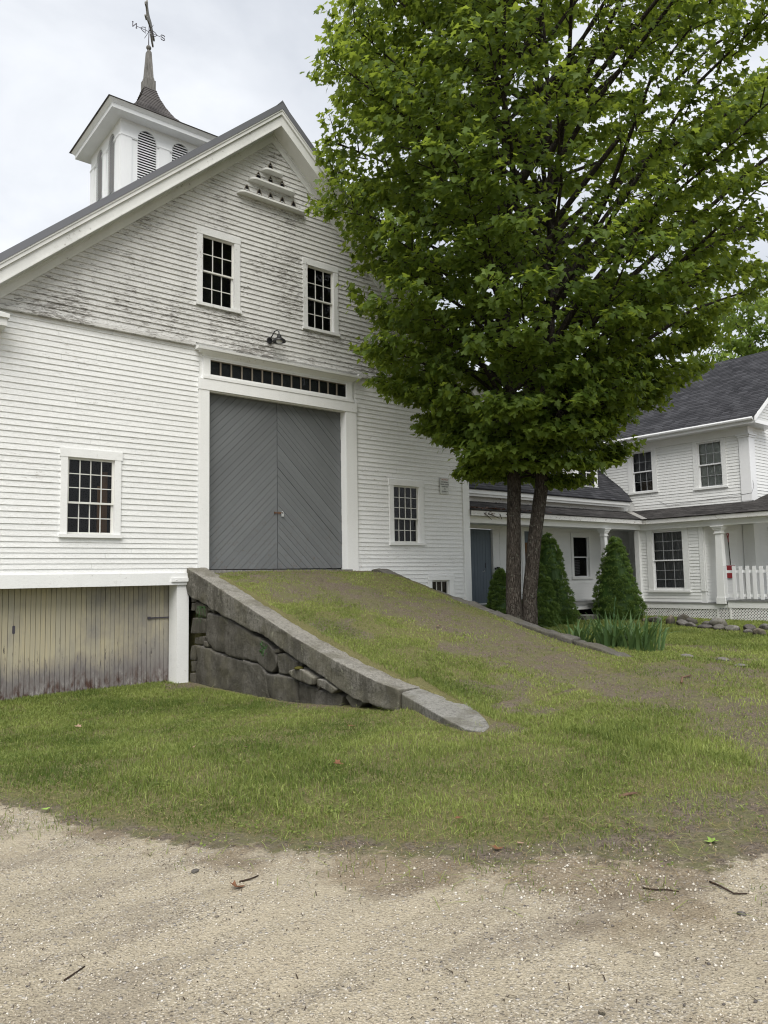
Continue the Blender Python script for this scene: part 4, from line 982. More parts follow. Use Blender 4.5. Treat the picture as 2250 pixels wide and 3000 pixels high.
for i, v in enumerate(SM):
    stone('small_stone', [(6.16 + random.uniform(0, .05), y_, z_) for y_, z_ in v], (.3, 0, 0), 'rubble', rw, cuts=2, amp=.015, bevel=.018, seed=50 + i, scale=7)
build('earth_core', MB().prism([(6.42, 13.58, -.6), (6.42, 13.58, 1.45), (6.42, 11.0, .68), (6.42, 9.0, .1), (6.42, 8.1, -.2), (6.42, 8.1, -.6)], (.3, 0, 0)), 'rubble', rw)
SL = [(6.10, 7.22, .155), (6.30, 7.50, .19), (6.54, 7.47, .215), (6.66, 7.05, .165), (6.52, 6.6, .115), (6.37, 6.23, .07), (6.17, 5.88, .03), (5.98, 5.63, .0), (5.80, 5.56, -.02), (5.74, 5.75, -.01), (5.80, 6.1, .035), (5.96, 6.7, .10)]
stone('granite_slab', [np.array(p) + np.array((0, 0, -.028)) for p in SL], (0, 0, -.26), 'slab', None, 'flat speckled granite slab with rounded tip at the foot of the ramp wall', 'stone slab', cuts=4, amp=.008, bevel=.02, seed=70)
rr = thing('stone_ramp_kerb', 'low sloping granite kerb along the far right side of the ramp', 'stone kerb', (10.7, 10.5, 0.3))
segs = [[(13.55, 1.80), (13.35, 1.83), (12.55, 1.60), (12.35, 1.50)], [(12.32, 1.49), (11.5, 1.315), (10.65, 1.125), (9.98, .95)], [(9.95, .945), (9.3, .79), (8.6, .635), (8.02, .53)], [(8.0, .52), (7.5, .42), (7.2, .345), (7.02, .27)]]
for i, sg in enumerate(segs):
    top = [(10.58, y_, z_ - .06) for y_, z_ in sg]; bot = [(10.58, y_, z_ - .58) for y_, z_ in sg][::-1]
    stone('kerb_stone', top + bot, (.28, 0, 0), 'granite_dark', rr, cuts=4, amp=.04, bevel=.035, seed=80 + i)

# ------------------------------------------------------------------ roofs made of overlapping courses
def shingles(root, name, P, Uv, Sv, L, H, expo, mat, ulim=None, tab=.30, thick=.014, label=None):
    """P = lower left corner, Uv along the eave, Sv up the slope (unit). ulim(s) -> (u0, u1)"""
    P, Uv, Sv = np.array(P, float), np.array(Uv, float), np.array(Sv, float); Nv = np.cross(Uv, Sv); Nv /= np.linalg.norm(Nv)
    if Nv[2] < 0: Nv = -Nv
    V, Lp, Sz, Tn = [], [], [], []
    s = 0.0; row = 0
    while s < H - 1e-6:
        s1 = min(s + expo, H)
        (a0, b0) = ulim(s) if ulim else (0, L)
        u = a0 - random.uniform(0, tab)
        while u < b0:
            w_ = tab * random.uniform(.75, 1.25); x0, x1 = max(u, a0), min(u + w_ - .006, b0); u += w_
            if x1 - x0 < .02: continue
            tk = thick * random.uniform(.75, 1.3); jj = random.uniform(-.006, .006); b = len(V)
            e = s - jj if row else s
            V += [P + Uv * x0 + Sv * e, P + Uv * x1 + Sv * e, P + Uv * x0 + Sv * e + Nv * tk, P + Uv * x1 + Sv * e + Nv * tk, P + Uv * x0 + Sv * (s1 + .02) + Nv * .002, P + Uv * x1 + Sv * (s1 + .02) + Nv * .002]
            Lp += [b, b + 1, b + 3, b + 2, b + 2, b + 3, b + 5, b + 4]; Sz += [4, 4]; Tn += [random.random() ** 2] * 6
        s = s1; row += 1
    o = np_mesh(name, np.array(V), Lp, Sz, mat, root, tone=Tn)
    props(o, kind='stuff'); return o

# ------------------------------------------------------------------ farmhouse (main block on the right)
house = thing('farmhouse', 'two-storey white clapboard farmhouse at right with dark shingle roof and porch', 'house', (25.0, 12.0, 0.1))
HX = 23.6
WH = frame((HX, 0, 0), (0, -1, 0), (-1, 0, 0))            # u = -y
WF = frame((0, 10.8, 0), (1, 0, 0), (0, -1, 0))
hop = [(-12.62, -11.52, 4.25, 5.86), (-15.08, -13.97, 4.32, 5.87)]
hhole = [(-12.48, -11.66, 4.31, 5.80), (-14.92, -14.15, 4.39, 5.80)]
hw = build('wall', backing(WH, [(-20.5, 0.3), (-10.8, .3), (-10.8, 6.2), (-20.5, 6.2)], hhole, 0, 0), 'house', house, recalc=False)
zr = 9.42
fwin = [(24.62, 25.5, 1.2, 2.92)]
hg = build('gable', backing(WF, [(HX, .3), (31.4, .3), (31.4, 6.25), (27.5, zr - .25), (HX, 6.2)], [(24.66, 25.46, 1.3, 2.88)], 0, 0), 'house', house, recalc=False)
hrows = []; z = 3.6
while z < 5.85: hrows.append((z, min(z + .1, 5.86))); z += .1
def hul(z):
    return (-(14.9 - 0) if z < 4.0 else -(14.95 + (z - 4.0) / .85), -11.1)
clapboards(hw, WH, hrows, hul, hop, 'house', joint=.15)
grows = []; z = 3.6
while z < 7.4: grows.append((z, z + .1)); z += .1
def gul(z):
    zz = min(z, 99); ul = 23.95 if z < 6.2 else 23.6 + (z - 6.02) / .716 + .12
    return (ul, 27.0)
clapboards(hg, WF, [r for r in grows], gul, [], 'house', joint=.0, maxlen=9)
fr = MB().fbox(WH, -20.4, -10.805, 5.866, 6.13, 0, .038)
build('frieze_board', fr, 'house', house)
build('corner_pilaster', MB().fbox(WH, -11.07, -10.801, 3.75, 5.76, 0, .054).box(HX - .055, HX + .33, 10.745, 10.8, 3.75, 5.76).fbox(WH, -11.13, -10.801, 5.82, 5.865, 0, .119).fbox(WH, -11.1, -10.801, 5.762, 5.82, 0, .084).box(HX - .12, HX + .39, 10.68, 10.8, 5.82, 5.865).box(HX - .085, HX + .36, 10.715, 10.8, 5.762, 5.82).box(HX - .04, HX + .3, 10.76, 10.8, 5.866, 6.13).fbox(WH, -11.05, -10.77, 3.66, 3.75, 0, .045), 'vinyl', house)
soff = MB().box(23.12, HX, 10.34, 20.5, 6.105, 6.13).box(23.10, 23.13, 10.34, 20.5, 6.09, 6.20)
soff.box(HX, 24.75, 10.34, 10.8, 6.105, 6.13).box(23.1, 24.75, 10.32, 10.345, 6.09, 6.20).hexa([(23.12, 10.34, 6.2), (24.7, 10.34, 6.2), (24.7, 10.8, 6.2), (23.12, 10.8, 6.2), (23.4, 10.7, 6.27), (24.6, 10.7, 6.27), (24.6, 10.8, 6.27), (23.4, 10.8, 6.27)])
build('eave_cornice', soff, 'vinyl', house)
build('gutter', MB().tube([(23.05, 10.36, 6.235), (23.05, 20.5, 6.235)], [.058, .058], 8), 'vinyl', house)
rl = math.hypot(4.45, 4.45 * .716); sl = np.array([1, 0, .716]) / math.hypot(1, .716)
hroof = build('roof', MB().prism([(23.04, 10.33, 6.265), (27.5, 10.33, 6.265 + 4.46 * .716), (31.9, 10.33, 6.27), (31.9, 10.33, 6.21), (27.5, 10.33, 6.20 + 4.46 * .716), (23.1, 10.33, 6.21)], (0, 10.2, 0)), 'shingle', house)
shingles(hroof, 'shingle_courses', (23.02, 20.5, 6.268), (0, -1, 0), sl, 10.2, 5.48, .14, 'shingle', tab=.28)
build('rake_trim', MB().hexa([(23.06, 10.285, 6.14), (27.5, 10.285, 9.31), (27.5, 10.33, 9.31), (23.06, 10.33, 6.14), (23.06, 10.285, 6.262), (27.5, 10.285, 9.44), (27.5, 10.33, 9.44), (23.06, 10.33, 6.262)]), 'vinyl', house)
build('rake_soffit', MB().hexa([(23.2, 10.34, 6.16), (27.5, 10.34, 9.24), (27.5, 10.79, 9.24), (23.2, 10.79, 6.16), (23.2, 10.34, 6.2), (27.5, 10.34, 9.28), (27.5, 10.79, 9.28), (23.2, 10.79, 6.2)]), 'vinyl', house)
build('rake_frieze', MB().hexa([(24.0, 10.75, 6.26), (27.5, 10.75, 8.76), (27.5, 10.8, 8.76), (24.0, 10.8, 6.26), (23.75, 10.75, 6.5), (27.5, 10.75, 9.2), (27.5, 10.8, 9.2), (23.75, 10.8, 6.5)]), 'vinyl', house)
def blind(w, W, u0, u1, z0, z1, d, mat='blind', pitch=.03):
    m_ = MB(); z_ = z0
    while z_ < z1:
        m_.poly([W(u0, z_, d), W(u1, z_, d), W(u1, z_ + .022, d - .014), W(u0, z_ + .022, d - .014)]); z_ += pitch
    return props(build('blind', m_, mat, w, recalc=False), kind='stuff')
w2 = window(house, WH, (-12.63, -11.51, 4.305, 5.86), 5.80, (-12.47, -11.665, 4.305, 5.80), 5.05, 3, 2, 2, casmat='house', mun='vinyl', mw=.013, grid='gridgrey', hdx=0, inner='greyint', sw=.04)
blind(w2, WH, -12.47, -11.66, 4.3, 5.82, -.115)
w1 = window(house, WH, (-15.09, -13.96, 4.385, 5.87), 5.81, (-14.93, -14.14, 4.385, 5.81), 5.10, 3, 2, 2, casmat='house', mun='vinyl', mw=.013, grid='gridgrey', hdx=0, inner='greyint', sw=.04)
blind(w1, WH, -14.93, -14.14, 4.82, 5.82, -.16, mat='curtain')
build('box', MB().fbox(WH, -14.75, -14.2, 4.38, 4.78, -.5, -.22), 'dullbox', w1)
fw = window(house, WF, (24.6, 25.52, 1.3, 2.95), 2.88, (24.68, 25.44, 1.3, 2.88), 2.1, 3, 2, 2, casmat='house', mun='vinyl', mw=.013, grid='gridgrey', hdx=0, inner='dark', sw=.035)
# cable sagging along the wall
build('cable', MB().tube([WH(-13.9, 3.98, .03), WH(-13.6, 3.82, .03), WH(-13.0, 3.85, .03), WH(-12.2, 3.90, .03), WH(-11.5, 3.93, .03), WH(-11.1, 3.95, .06), (HX - .06, 10.74, 3.98), (HX + .1, 10.74, 4.2), (HX + .05, 10.74, 4.38)], [.0045] * 9, 5), 'iron', house)

# bay under the porch
BX = 22.12
WBy = frame((BX, 0, 0), (0, -1, 0), (-1, 0, 0))
bw_hole = [(-13.38, -12.33, 1.06, 2.87)]
bayw = build('bay_wall', backing(WBy, [(-13.82, .5), (-11.65, .5), (-11.65, 3.0), (-13.82, 3.0)], bw_hole, 0, 0).poly([(BX, 11.65, .5), (HX - .02, 11.12, .5), (HX - .02, 11.12, 3.0), (BX, 11.65, 3.0)]).poly([(BX, 13.82, .5), (BX, 13.82, 3.), (HX, 13.82, 3.), (HX, 13.82, .5)]), 'house', house, recalc=False)
brow = []; z = .62
while z < 2.9: brow.append((z, min(z + .1, 2.95))); z += .1
clapboards(bayw, WBy, brow, lambda z: (-13.80, -11.80), [(-13.58, -12.13, .94, 2.96)], 'house', joint=.1)
fa = np.array([BX, 11.65, 0]); fb = np.array([HX - .02, 11.12, 0]); fu = (fb - fa) / np.linalg.norm(fb - fa); fn = np.array([fu[1], -fu[0], 0]); fn = fn if fn[0] < 0 else -fn
WA = frame(fa, fu, fn)
clapboards(bayw, WA, brow, lambda z: (.04, 1.3), [(.0, .0, 0, 0)], 'house', joint=0)
bwn = window(house, WBy, (-13.57, -12.14, .975, 2.95), 2.875, (-13.385, -12.33, .985, 2.872), 1.93, 3, 3, 3, casmat='house', mun='vinyl', mw=.014, grid='gridgrey', hdx=0, inner='greyint', sw=.04)
cm = MB()
nn = 60
for i in range(nn):
    ua, ub = -13.4 + 1.08 * i / nn, -13.4 + 1.08 * (i + 1) / nn; da, db = -.22 + .03 * math.sin(i * 1.15) + .01 * math.sin(i * .43), -.22 + .03 * math.sin((i + 1) * 1.15) + .01 * math.sin((i + 1) * .43)
    cm.poly([WBy(ua, .95, da), WBy(ub, .95, db), WBy(ub, 2.9, db), WBy(ua, 2.9, da)])
build('curtain', cm, 'curtain', bwn, smooth=True, recalc=False)
build('bay_pilaster', MB().fbox(WBy, -11.79, -11.655, .95, 3.0, 0, .03).fbox(WA, -.0, .05, .95, 3.0, 0, .03), 'house', house)
build('lower_pilaster', MB().fbox(WH, -11.10, -10.801, .62, 3.0, 0, .049).box(HX - .05, HX + .3, 10.75, 10.8, .62, 3.0), 'house', house)
lrows = [(z0, z0 + .1) for z0 in np.arange(.65, 2.9, .1)]
clapboards(hg, WF, lrows, lambda z: (23.92, 27.0), [(24.58, 25.54, 1.24, 2.96)], 'house', joint=0, maxlen=9)
clapboards(hw, WH, lrows, lambda z: (-15.18, -13.85), [], 'house', joint=0)

# porch on the house
def column(root, x_, y_, zb, zt, hw_=.102):
    c = build('porch_column', MB().hexa(sq((x_, y_), hw_ + .015, zb + .19) + sq((x_, y_), hw_ - .012, zt - .24)), 'house', root)
    build('column_base', MB().box(x_ - hw_ - .035, x_ + hw_ + .035, y_ - hw_ - .035, y_ + hw_ + .035, zb, zb + .19), 'house', c)
    cp_ = MB()
    for (h_, a, b) in ((hw_ + .02, -.24, -.215), (hw_, -.214, -.13), (hw_ + .03, -.129, -.085), (hw_ + .055, -.084, -.035), (hw_ + .085, -.034, 0)):
        cp_.box(x_ - h_, x_ + h_, y_ - h_, y_ + h_, zt + a, zt + b)
    build('column_capital', cp_, 'house', c)
    return c
porch = house
PX, PY = 22.05, 13.8
build('porch_beam', MB().box(PX - .08, PX + .08, 4.5, PY + .08, 2.93, 3.14), 'house', house)
build('porch_post', MB().box(PX - .07, PX + .07, PY - .01, PY + .15, .68, 2.93).box(PX - .09, PX + .09, PY - .03, PY + .17, .62, .75), 'house', house)
column(house, PX, 11.1, .585, 2.93)
column(house, PX, 6.2, .66, 2.93)
build('porch_ceiling', MB().box(PX + .08, HX, 4.5, 15.2, 3.02, 3.04), 'house', house)
sl_p = np.array([1, 0, .25]) / math.hypot(1, .25)
build('porch_fascia', MB().box(21.80, 21.83, 4.3, 13.49, 3.115, 3.245).box(21.83, 21.98, 4.3, 13.6, 3.118, 3.135), 'rot', house)
proof = build('porch_roof', MB().hexa([(21.78, 4.3, 3.245), (21.78, 13.48, 3.245), (HX, 15.2, 3.695), (HX, 10.8, 3.695), (21.78, 4.3, 3.262), (21.78, 13.48, 3.262), (HX, 15.2, 3.715), (HX, 10.8, 3.715)])
              .hexa([(HX, 4.3, 3.695), (HX, 10.79, 3.695), (27.5, 10.79, 4.67), (27.5, 4.3, 4.67), (HX, 4.3, 3.712), (HX, 10.79, 3.712), (27.5, 10.79, 4.69), (27.5, 4.3, 4.69)])
              .hexa([(21.78, 4.3, 3.245), (21.9, 10.8, 3.25), (HX, 10.8, 3.695), (HX, 4.3, 3.695), (21.78, 4.3, 3.26), (21.9, 10.8, 3.265), (HX, 10.8, 3.712), (HX, 4.3, 3.712)]), 'porchroof', house)
shingles(proof, 'shingle_courses', (21.76, 13.46, 3.268), (0, -1, 0), sl_p, 9.1, 1.9, .12, 'porchroof', ulim=lambda s: (-s * .93, 9.1 if s < 1.9 else 9.1), tab=.3)
shingles(proof, 'shingle_courses', (HX + .01, 10.78, 3.722), (0, -1, 0), sl_p, 6.4, 3.9, .12, 'porchroof', tab=.3)
# decks, skirts, lattice
build('deck', MB().box(PX - .04, HX, 11.0, 13.85, .565, .60).box(PX - .07, HX, 4.5, 10.998, .645, .685), 'deck', house)
build('deck_skirt', MB().box(PX - .02, PX + .02, 10.94, 13.82, .41, .563).box(PX - .05, PX - .01, 4.5, 10.93, .47, .643), 'house', house)
def lattice(root, W, u0, u1, z0, z1, step=.084, sw_=.029, d=0.0):
    m_ = MB()
    for sgn, dd in ((1, d), (-1, d - .007)):
        c = u0 - (z1 - z0) - .1
        while c < u1 + (z1 - z0) + .1:
            h = z1 - z0
            if sgn > 0: poly = [(c, z0), (c + sw_ * 1.414, z0), (c + sw_ * 1.414 + h, z1), (c + h, z1)]
            else: poly = [(c, z1), (c + sw_ * 1.414, z1), (c + sw_ * 1.414 + h, z0), (c + h, z0)]
            pl = clip_rect(poly, u0, u1, z0, z1)
            if len(pl) >= 3: m_.prism([W(u, z_, dd) for u, z_ in pl], W(0, 0, -.006) - W(0, 0, 0))
            c += step
    return props(build('lattice', m_, 'lattice', root), kind='stuff')
WLt = frame((PX, 0, 0), (0, -1, 0), (-1, 0, 0))
lattice(house, WLt, -13.8, -11.3, .03, .41, d=0.0); lattice(house, WLt, -11.25, -10.9, .03, .46, d=.02); lattice(house, WLt, -10.85, -6.0, .03, .47, d=.03)
build('lattice_post', MB().box(PX - .02, PX + .02, 11.25, 11.3, .0, .41).box(PX - .04, PX - .01, 10.85, 10.9, .0, .47), 'lattice', house)
build('foundation', MB().box(HX - .3, HX + .2, 4.6, 15.2, -.2, .56).box(PX + .5, HX, 4.6, 15.0, -.1, .0), 'dark', house)  # near-black foundation and ground: shade under the deck is in the colour

pf = thing('picket_fence', 'short white picket rail along the right end of the porch', 'fence', (PX, 9.5, .7))
for i in range(24):
    y_ = 10.93 - .055 - i * .197
    if i == 0: y_ = 10.95
    h_ = random.uniform(-.012, .012)
    build('picket', MB().box(PX - .10, PX - .08, y_ - .052, y_ + .052, .74 + h_, 1.70 + h_), 'vinyl', pf)
build('rail', MB().box(PX - .079, PX - .04, 6.35, 10.97, .80, .88), 'vinyl', pf); build('rail', MB().box(PX - .079, PX - .04, 6.35, 10.97, 1.50, 1.58), 'vinyl', pf)

shv = thing('snow_shovel', 'red snow shovel hanging on the porch wall behind the white pickets', 'shovel', (22.95, 11.2, 1.35))
def SH(u, z_, d=.06): return WA(u, z_, d)
su = .93
build('shaft', MB().tube([SH(su - .035, 2.58, .07), SH(su, 1.74, .075)], [.014, .014], 8), 'twig', shv)
build('grip', MB().tube([SH(su - .035, 2.52, .07), SH(su - .055, 2.62, .07), SH(su - .075, 2.70, .07), SH(su - .07, 2.72, .07), SH(su - .01, 2.72, .07), SH(su - .005, 2.70, .07), SH(su - .025, 2.62, .07), SH(su - .035, 2.52, .07)], [.014] * 8, 6).tube([SH(su - .035, 2.56, .07), SH(su - .032, 2.45, .07)], [.018, .016], 8), 'red', shv)
bl = MB()
for i in range(6):
    a, b = -1 + 2 * i / 6, -1 + 2 * (i + 1) / 6
    f = lambda q: .055 + .05 * (1 - q * q)
    bl.hexa([SH(su + a * .21, 1.34, f(a)), SH(su + b * .21, 1.34, f(b)), SH(su + b * .21, 1.34, f(b) - .012), SH(su + a * .21, 1.34, f(a) - .012), SH(su + a * .21, 1.73, f(a) - .02), SH(su + b * .21, 1.73, f(b) - .02), SH(su + b * .21, 1.73, f(b) - .032), SH(su + a * .21, 1.73, f(a) - .032)])
build('blade', bl, 'red', shv)

# ------------------------------------------------------------------ the ell between barn and house
ell = thing('farmhouse_wing', 'low white kitchen wing with covered porch joining barn and house', 'house wing', (18.5, 15.2, 0.2))
WW = frame((0, 15.2, 0), (1, 0, 0), (0, -1, 0))
eop = [(15.35, 16.78, .7, 3.03), (17.75, 18.95, .7, 3.0), (20.2, 21.33, 1.36, 2.92)]
eh = [(15.50, 16.46, .75, 2.92), (17.9, 18.8, .7, 2.9), (20.33, 21.19, 1.44, 2.79)]
ew = build('wall', backing(WW, [(13.86, .1), (HX, .1), (HX, 4.0), (13.86, 4.0)], eh, 0, 0), 'house', ell, recalc=False)
erow = [(z0, z0 + .105) for z0 in np.arange(.70, 2.95, .105)]
clapboards(ew, WW, erow, lambda z: (14.9, 23.5), eop, 'house', joint=.2)
build('side_boards', MB().box(13.86, 14.9, 15.18, 15.2, .3, 3.0), 'house', ell)
dc = MB().fbox(WW, 16.46, 16.72, .72, 2.92, 0, .03).fbox(WW, 15.35, 15.5, .72, 2.92, 0, .03).fbox(WW, 15.33, 16.75, 2.921, 3.05, 0, .035).fbox(WW, 16.46, 16.48, .75, 2.92, -.1, 0)
build('door_frame', dc, 'house', ell)
d1 = build('door', MB().box(15.5, 16.46, 15.265, 15.30, .74, 2.92), 'blue', ell, label='slate blue plank door beside the barn')
for i in range(8): build('plank', MB().box(15.502 + i * .12, 15.617 + i * .12, 15.25 + random.uniform(-.002, .002), 15.267, .745, 2.918), 'blue', d1, recalc=False)
build('latch_slot', MB().box(16.18, 16.20, 15.238, 15.25, 1.78, 1.92), 'black', d1); build('door_pull', MB().tube([(16.08, 15.25, 1.66), (16.12, 15.215, 1.68), (16.16, 15.25, 1.70)], [.012] * 3, 6), 'steel', d1)
build('door_latch', MB().box(16.5, 16.64, 15.12, 15.17, 1.72, 1.78).box(16.6, 16.66, 15.1, 15.17, 1.69, 1.8), 'black', ell)
build('door_frame', MB().fbox(WW, 17.76, 17.9, .7, 2.9, 0, .03).fbox(WW, 18.8, 18.94, .7, 2.9, 0, .03).fbox(WW, 17.74, 18.96, 2.901, 3.02, 0, .035), 'house', ell)
d2 = build('door', MB().box(17.9, 18.8, 15.25, 15.29, .68, 2.9), 'blue', ell, label='slate blue door behind the trunks')
build('door_panel', MB().box(18.0, 18.7, 15.235, 15.25, 1.2, 2.55), 'brown', d2)
ewn = window(ell, WW, (20.22, 21.30, 1.44, 2.90), 2.79, (20.335, 21.185, 1.44, 2.79), 2.1, 1, 1, 1, casmat='house', mun='vinyl', hdx=0.0, inner='dark', sw=.035)
bs = MB()
for k in range(9): bs.tube([WW(20.35, 1.55 + k * .055, -.35 + .02 * math.sin(k)), WW(20.75, 1.53 + k * .056, -.33), WW(21.15, 1.56 + k * .054, -.36)], [.02, .022, .02], 6)
build('stacked_cloth', bs, 'greyint', ewn)
# porch of the wing
build('porch_beam', MB().box(13.88, PX - .08, PY - .08, PY + .08, 2.95, 3.15), 'house', ell)
build('porch_ceiling', MB().box(13.88, PX + .1, PY + .08, 15.2, 3.03, 3.05), 'house', ell)
build('porch_fascia', MB().box(13.88, 21.80, 13.50, 13.53, 3.12, 3.25).box(13.88, 21.83, 13.53, 13.72, 3.123, 3.14), 'rot', ell)
eproof = build('porch_roof', MB().hexa([(13.88, 13.48, 3.25), (21.78, 13.48, 3.25), (HX - .02, 15.2, 3.70), (13.88, 15.2, 3.70), (13.88, 13.48, 3.265), (21.78, 13.48, 3.265), (HX - .02, 15.2, 3.715), (13.88, 15.2, 3.715)]), 'porchroof', ell)
slw = np.array([0, 1, .262]) / math.hypot(1, .262)
shingles(eproof, 'shingle_courses', (13.88, 13.46, 3.27), (1, 0, 0), slw, 8, 1.79, .12, 'porchroof', ulim=lambda s: (0, 7.88 + s * 1.0), tab=.3)
build('valley_flashing', MB().hexa([(21.68, 13.46, 3.275), (21.84, 13.36, 3.285), (HX, 15.05, 3.735), (HX - .16, 15.2, 3.735), (21.68, 13.46, 3.287), (21.84, 13.36, 3.297), (HX, 15.05, 3.747), (HX - .16, 15.2, 3.747)]), 'flash', ell)
build('upper_wall_board', MB().box(13.88, HX - .3, 15.14, 15.2, 3.72, 3.93), 'rot', ell)
build('eave_cornice', MB().box(13.88, 23.15, 14.80, 14.83, 3.90, 4.02).box(13.88, 23.15, 14.86, 14.88, 3.83, 3.93).box(13.88, 23.15, 14.83, 15.2, 3.895, 3.915), 'house', ell)
eroof = build('roof', MB().hexa([(13.88, 14.76, 4.01), (23.2, 14.76, 4.01), (27, 18.4, 7.10), (13.88, 18.4, 7.10), (13.88, 14.76, 4.03), (23.2, 14.76, 4.03), (27, 18.4, 7.13), (13.88, 18.4, 7.13)])
              .hexa([(13.88, 18.4, 7.10), (27, 18.4, 7.10), (27, 22.0, 4.0), (13.88, 22.0, 4.0), (13.88, 18.4, 7.13), (27, 18.4, 7.13), (27, 22.0, 4.03), (13.88, 22.0, 4.03)]), 'shingle', ell)
sle = np.array([0, 1, .85]) / math.hypot(1, .85)
shingles(eroof, 'shingle_courses', (13.88, 14.74, 4.035), (1, 0, 0), sle, 9.3, 4.75, .13, 'shingle', ulim=lambda s: (0, 9.35 + .45 * min(s, 1)), tab=.30)
for (xa, xb) in ((16.62, 17.75), (20.75, 22.1)):
    WDm = frame((0, 15.35, 0), (1, 0, 0), (0, -1, 0)); xm = (xa + xb) / 2
    dm = build('dormer', MB().prism([(xa, 15.35, 4.4), (xb, 15.35, 4.4), (xb, 15.35, 5.55), (xm, 15.35, 6.1), (xa, 15.35, 5.55)], (0, 2.2, 0)), 'house', ell)
    build('dormer_casing', MB().fbox(WDm, xa + .08, xa + .2, 4.52, 5.5, 0, .03).fbox(WDm, xb - .2, xb - .08, 4.52, 5.5, 0, .03).fbox(WDm, xa + .08, xb - .08, 5.5, 5.6, 0, .03).fbox(WDm, xa + .04, xb - .04, 4.45, 4.52, 0, .07), 'vinyl', dm)
    build('dormer_sash', MB().fbox(WDm, xa + .2, xb - .2, 4.521, 4.56, .002, .02).fbox(WDm, xa + .2, xb - .2, 4.99, 5.03, .002, .024).fbox(WDm, xm - .012, xm + .012, 4.56, 5.5, .003, .018).fbox(WDm, xa + .2, xa + .235, 4.56, 5.5, .002, .02).fbox(WDm, xb - .235, xb - .2, 4.56, 5.5, .002, .02), 'vinyl', dm)
    build('pane', MB().poly([WDm(xa + .2, 4.53, .008), WDm(xb - .2, 4.53, .008), WDm(xb - .2, 5.5, .008), WDm(xa + .2, 5.5, .008)]), 'dark', dm)
    build('dormer_roof', MB().hexa([(xa - .16, 15.2, 5.42), (xm, 15.2, 6.15), (xm, 17.8, 6.15), (xa - .16, 17.8, 5.42), (xa - .16, 15.2, 5.47), (xm, 15.2, 6.21), (xm, 17.8, 6.21), (xa - .16, 17.8, 5.47)]).hexa([(xm, 15.2, 6.15), (xb + .16, 15.2, 5.42), (xb + .16, 17.8, 5.42), (xm, 17.8, 6.15), (xm, 15.2, 6.21), (xb + .16, 15.2, 5.47), (xb + .16, 17.8, 5.47), (xm, 17.8, 6.21)]), 'shingle', dm)
build('deck', MB().box(17.2, PX - .1, 13.70, 15.2, .625, .665), 'deck', ell)
build('deck_skirt', MB().box(17.2, PX - .1, 13.74, 13.77, .49, .62), 'rot', ell)
build('foundation', MB().box(13.9, HX - .4, 15.05, 15.18, -.2, .6).box(13.9, 21.9, 13.9, 15.05, -.2, .12), 'dark', ell)  # near-black too, with the shade below the wing deck painted in
column(ell, 20.06, PY, .665, 2.95, .085)
WLe = frame((0, 13.78, 0), (1, 0, 0), (0, -1, 0))
lattice(ell, WLe, 20.75, 21.98, .1, .5)
stone('granite_step', [(18.2, 13.25, .35), (20.68, 13.25, .33), (20.70, 13.68, .33), (18.2, 13.68, .35)], (0, 0, -.35), 'slab', None, 'long low granite step in front of the wing porch', 'stone step', cuts=3, amp=.008, bevel=.02, seed=95)
stone('granite_doorstep', [(15.3, 14.45, .70), (16.75, 14.45, .70), (16.75, 15.1, .72), (15.3, 15.1, .72)], (0, 0, -.6), 'slab', None, 'granite doorstep under the slate blue wing door', 'stone step', cuts=3, amp=.008, bevel=.02, seed=96)
# dead leaves and twigs in the wing gutter line
gu = MB()
for i in range(260):
    x_ = 13.95 + 3.2 * random.random() ** 1.6; y_ = 13.47 + random.uniform(0, .3); z_ = 3.285 + (y_ - 13.46) * .262
    a = random.uniform(0, 6.28); s_ = random.uniform(.02, .05)
    gu.poly([(x_ + s_ * math.cos(a), y_ + s_ * math.sin(a), z_ + random.uniform(0, .04)), (x_ + s_ * math.cos(a + 2), y_ + s_ * math.sin(a + 2), z_ + random.uniform(0, .03)), (x_ + s_ * math.cos(a + 4), y_ + s_ * math.sin(a + 4), z_ + .01)])
props(build('leaf_litter', gu, 'deadleaf', None, org=(14.5, 13.5, 3.28), recalc=False), 'brown dead leaves lying along the wing porch roof edge', 'leaf litter', None, 'stuff')
tg = MB()
for (x_, dx, dz) in ((14.35, .25, -.16), (14.5, .4, -.12), (14.95, .05, -.14), (15.2, .5, -.05)):
    tg.tube([(x_, 13.49, 3.19), (x_ + dx, 13.47, 3.19 + dz)], [.012, .007], 5)
props(build('hanging_twigs', tg, 'twig', None, org=(14.8, 13.48, 3.15)), 'dark twigs poking out under the wing porch fascia', 'twigs')

# ------------------------------------------------------------------ leaves and trees
def leaf_shape(kind):
    if kind == 'maple':
        o = [(0, 0), (.40, -.14), (.36, .10), (.64, .36), (.26, .44), (.22, .70), (0, 1.0), (-.22, .70), (-.26, .44), (-.64, .36), (-.36, .10), (-.40, -.14)]
        V = [(0, .32, .0)] + [(x_, y_, -.16 * abs(x_) - .10 * max(0, y_ - .4)) for x_, y_ in o]
        F = [(0, i, i + 1) for i in range(1, len(o))] + [(0, len(o), 1)]
    elif kind == 'simple':
        V = [(0, 0, 0), (.32, .35, -.08), (.22, .75, -.1), (0, 1, -.18), (-.22, .75, -.1), (-.32, .35, -.08)]
        F = [(0, 1, 2), (0, 2, 3), (0, 3, 4), (0, 4, 5)]
    return np.array(V, float), F
def rot_from(tip, nrm):
    """matrices whose y axis is the leaf tip direction and z axis the leaf normal"""
    y = tip / np.linalg.norm(tip, axis=1, keepdims=True)
    x = np.cross(y, nrm); x /= (np.linalg.norm(x, axis=1, keepdims=True) + 1e-9); z = np.cross(x, y)
    return np.stack([x, y, z], -1)
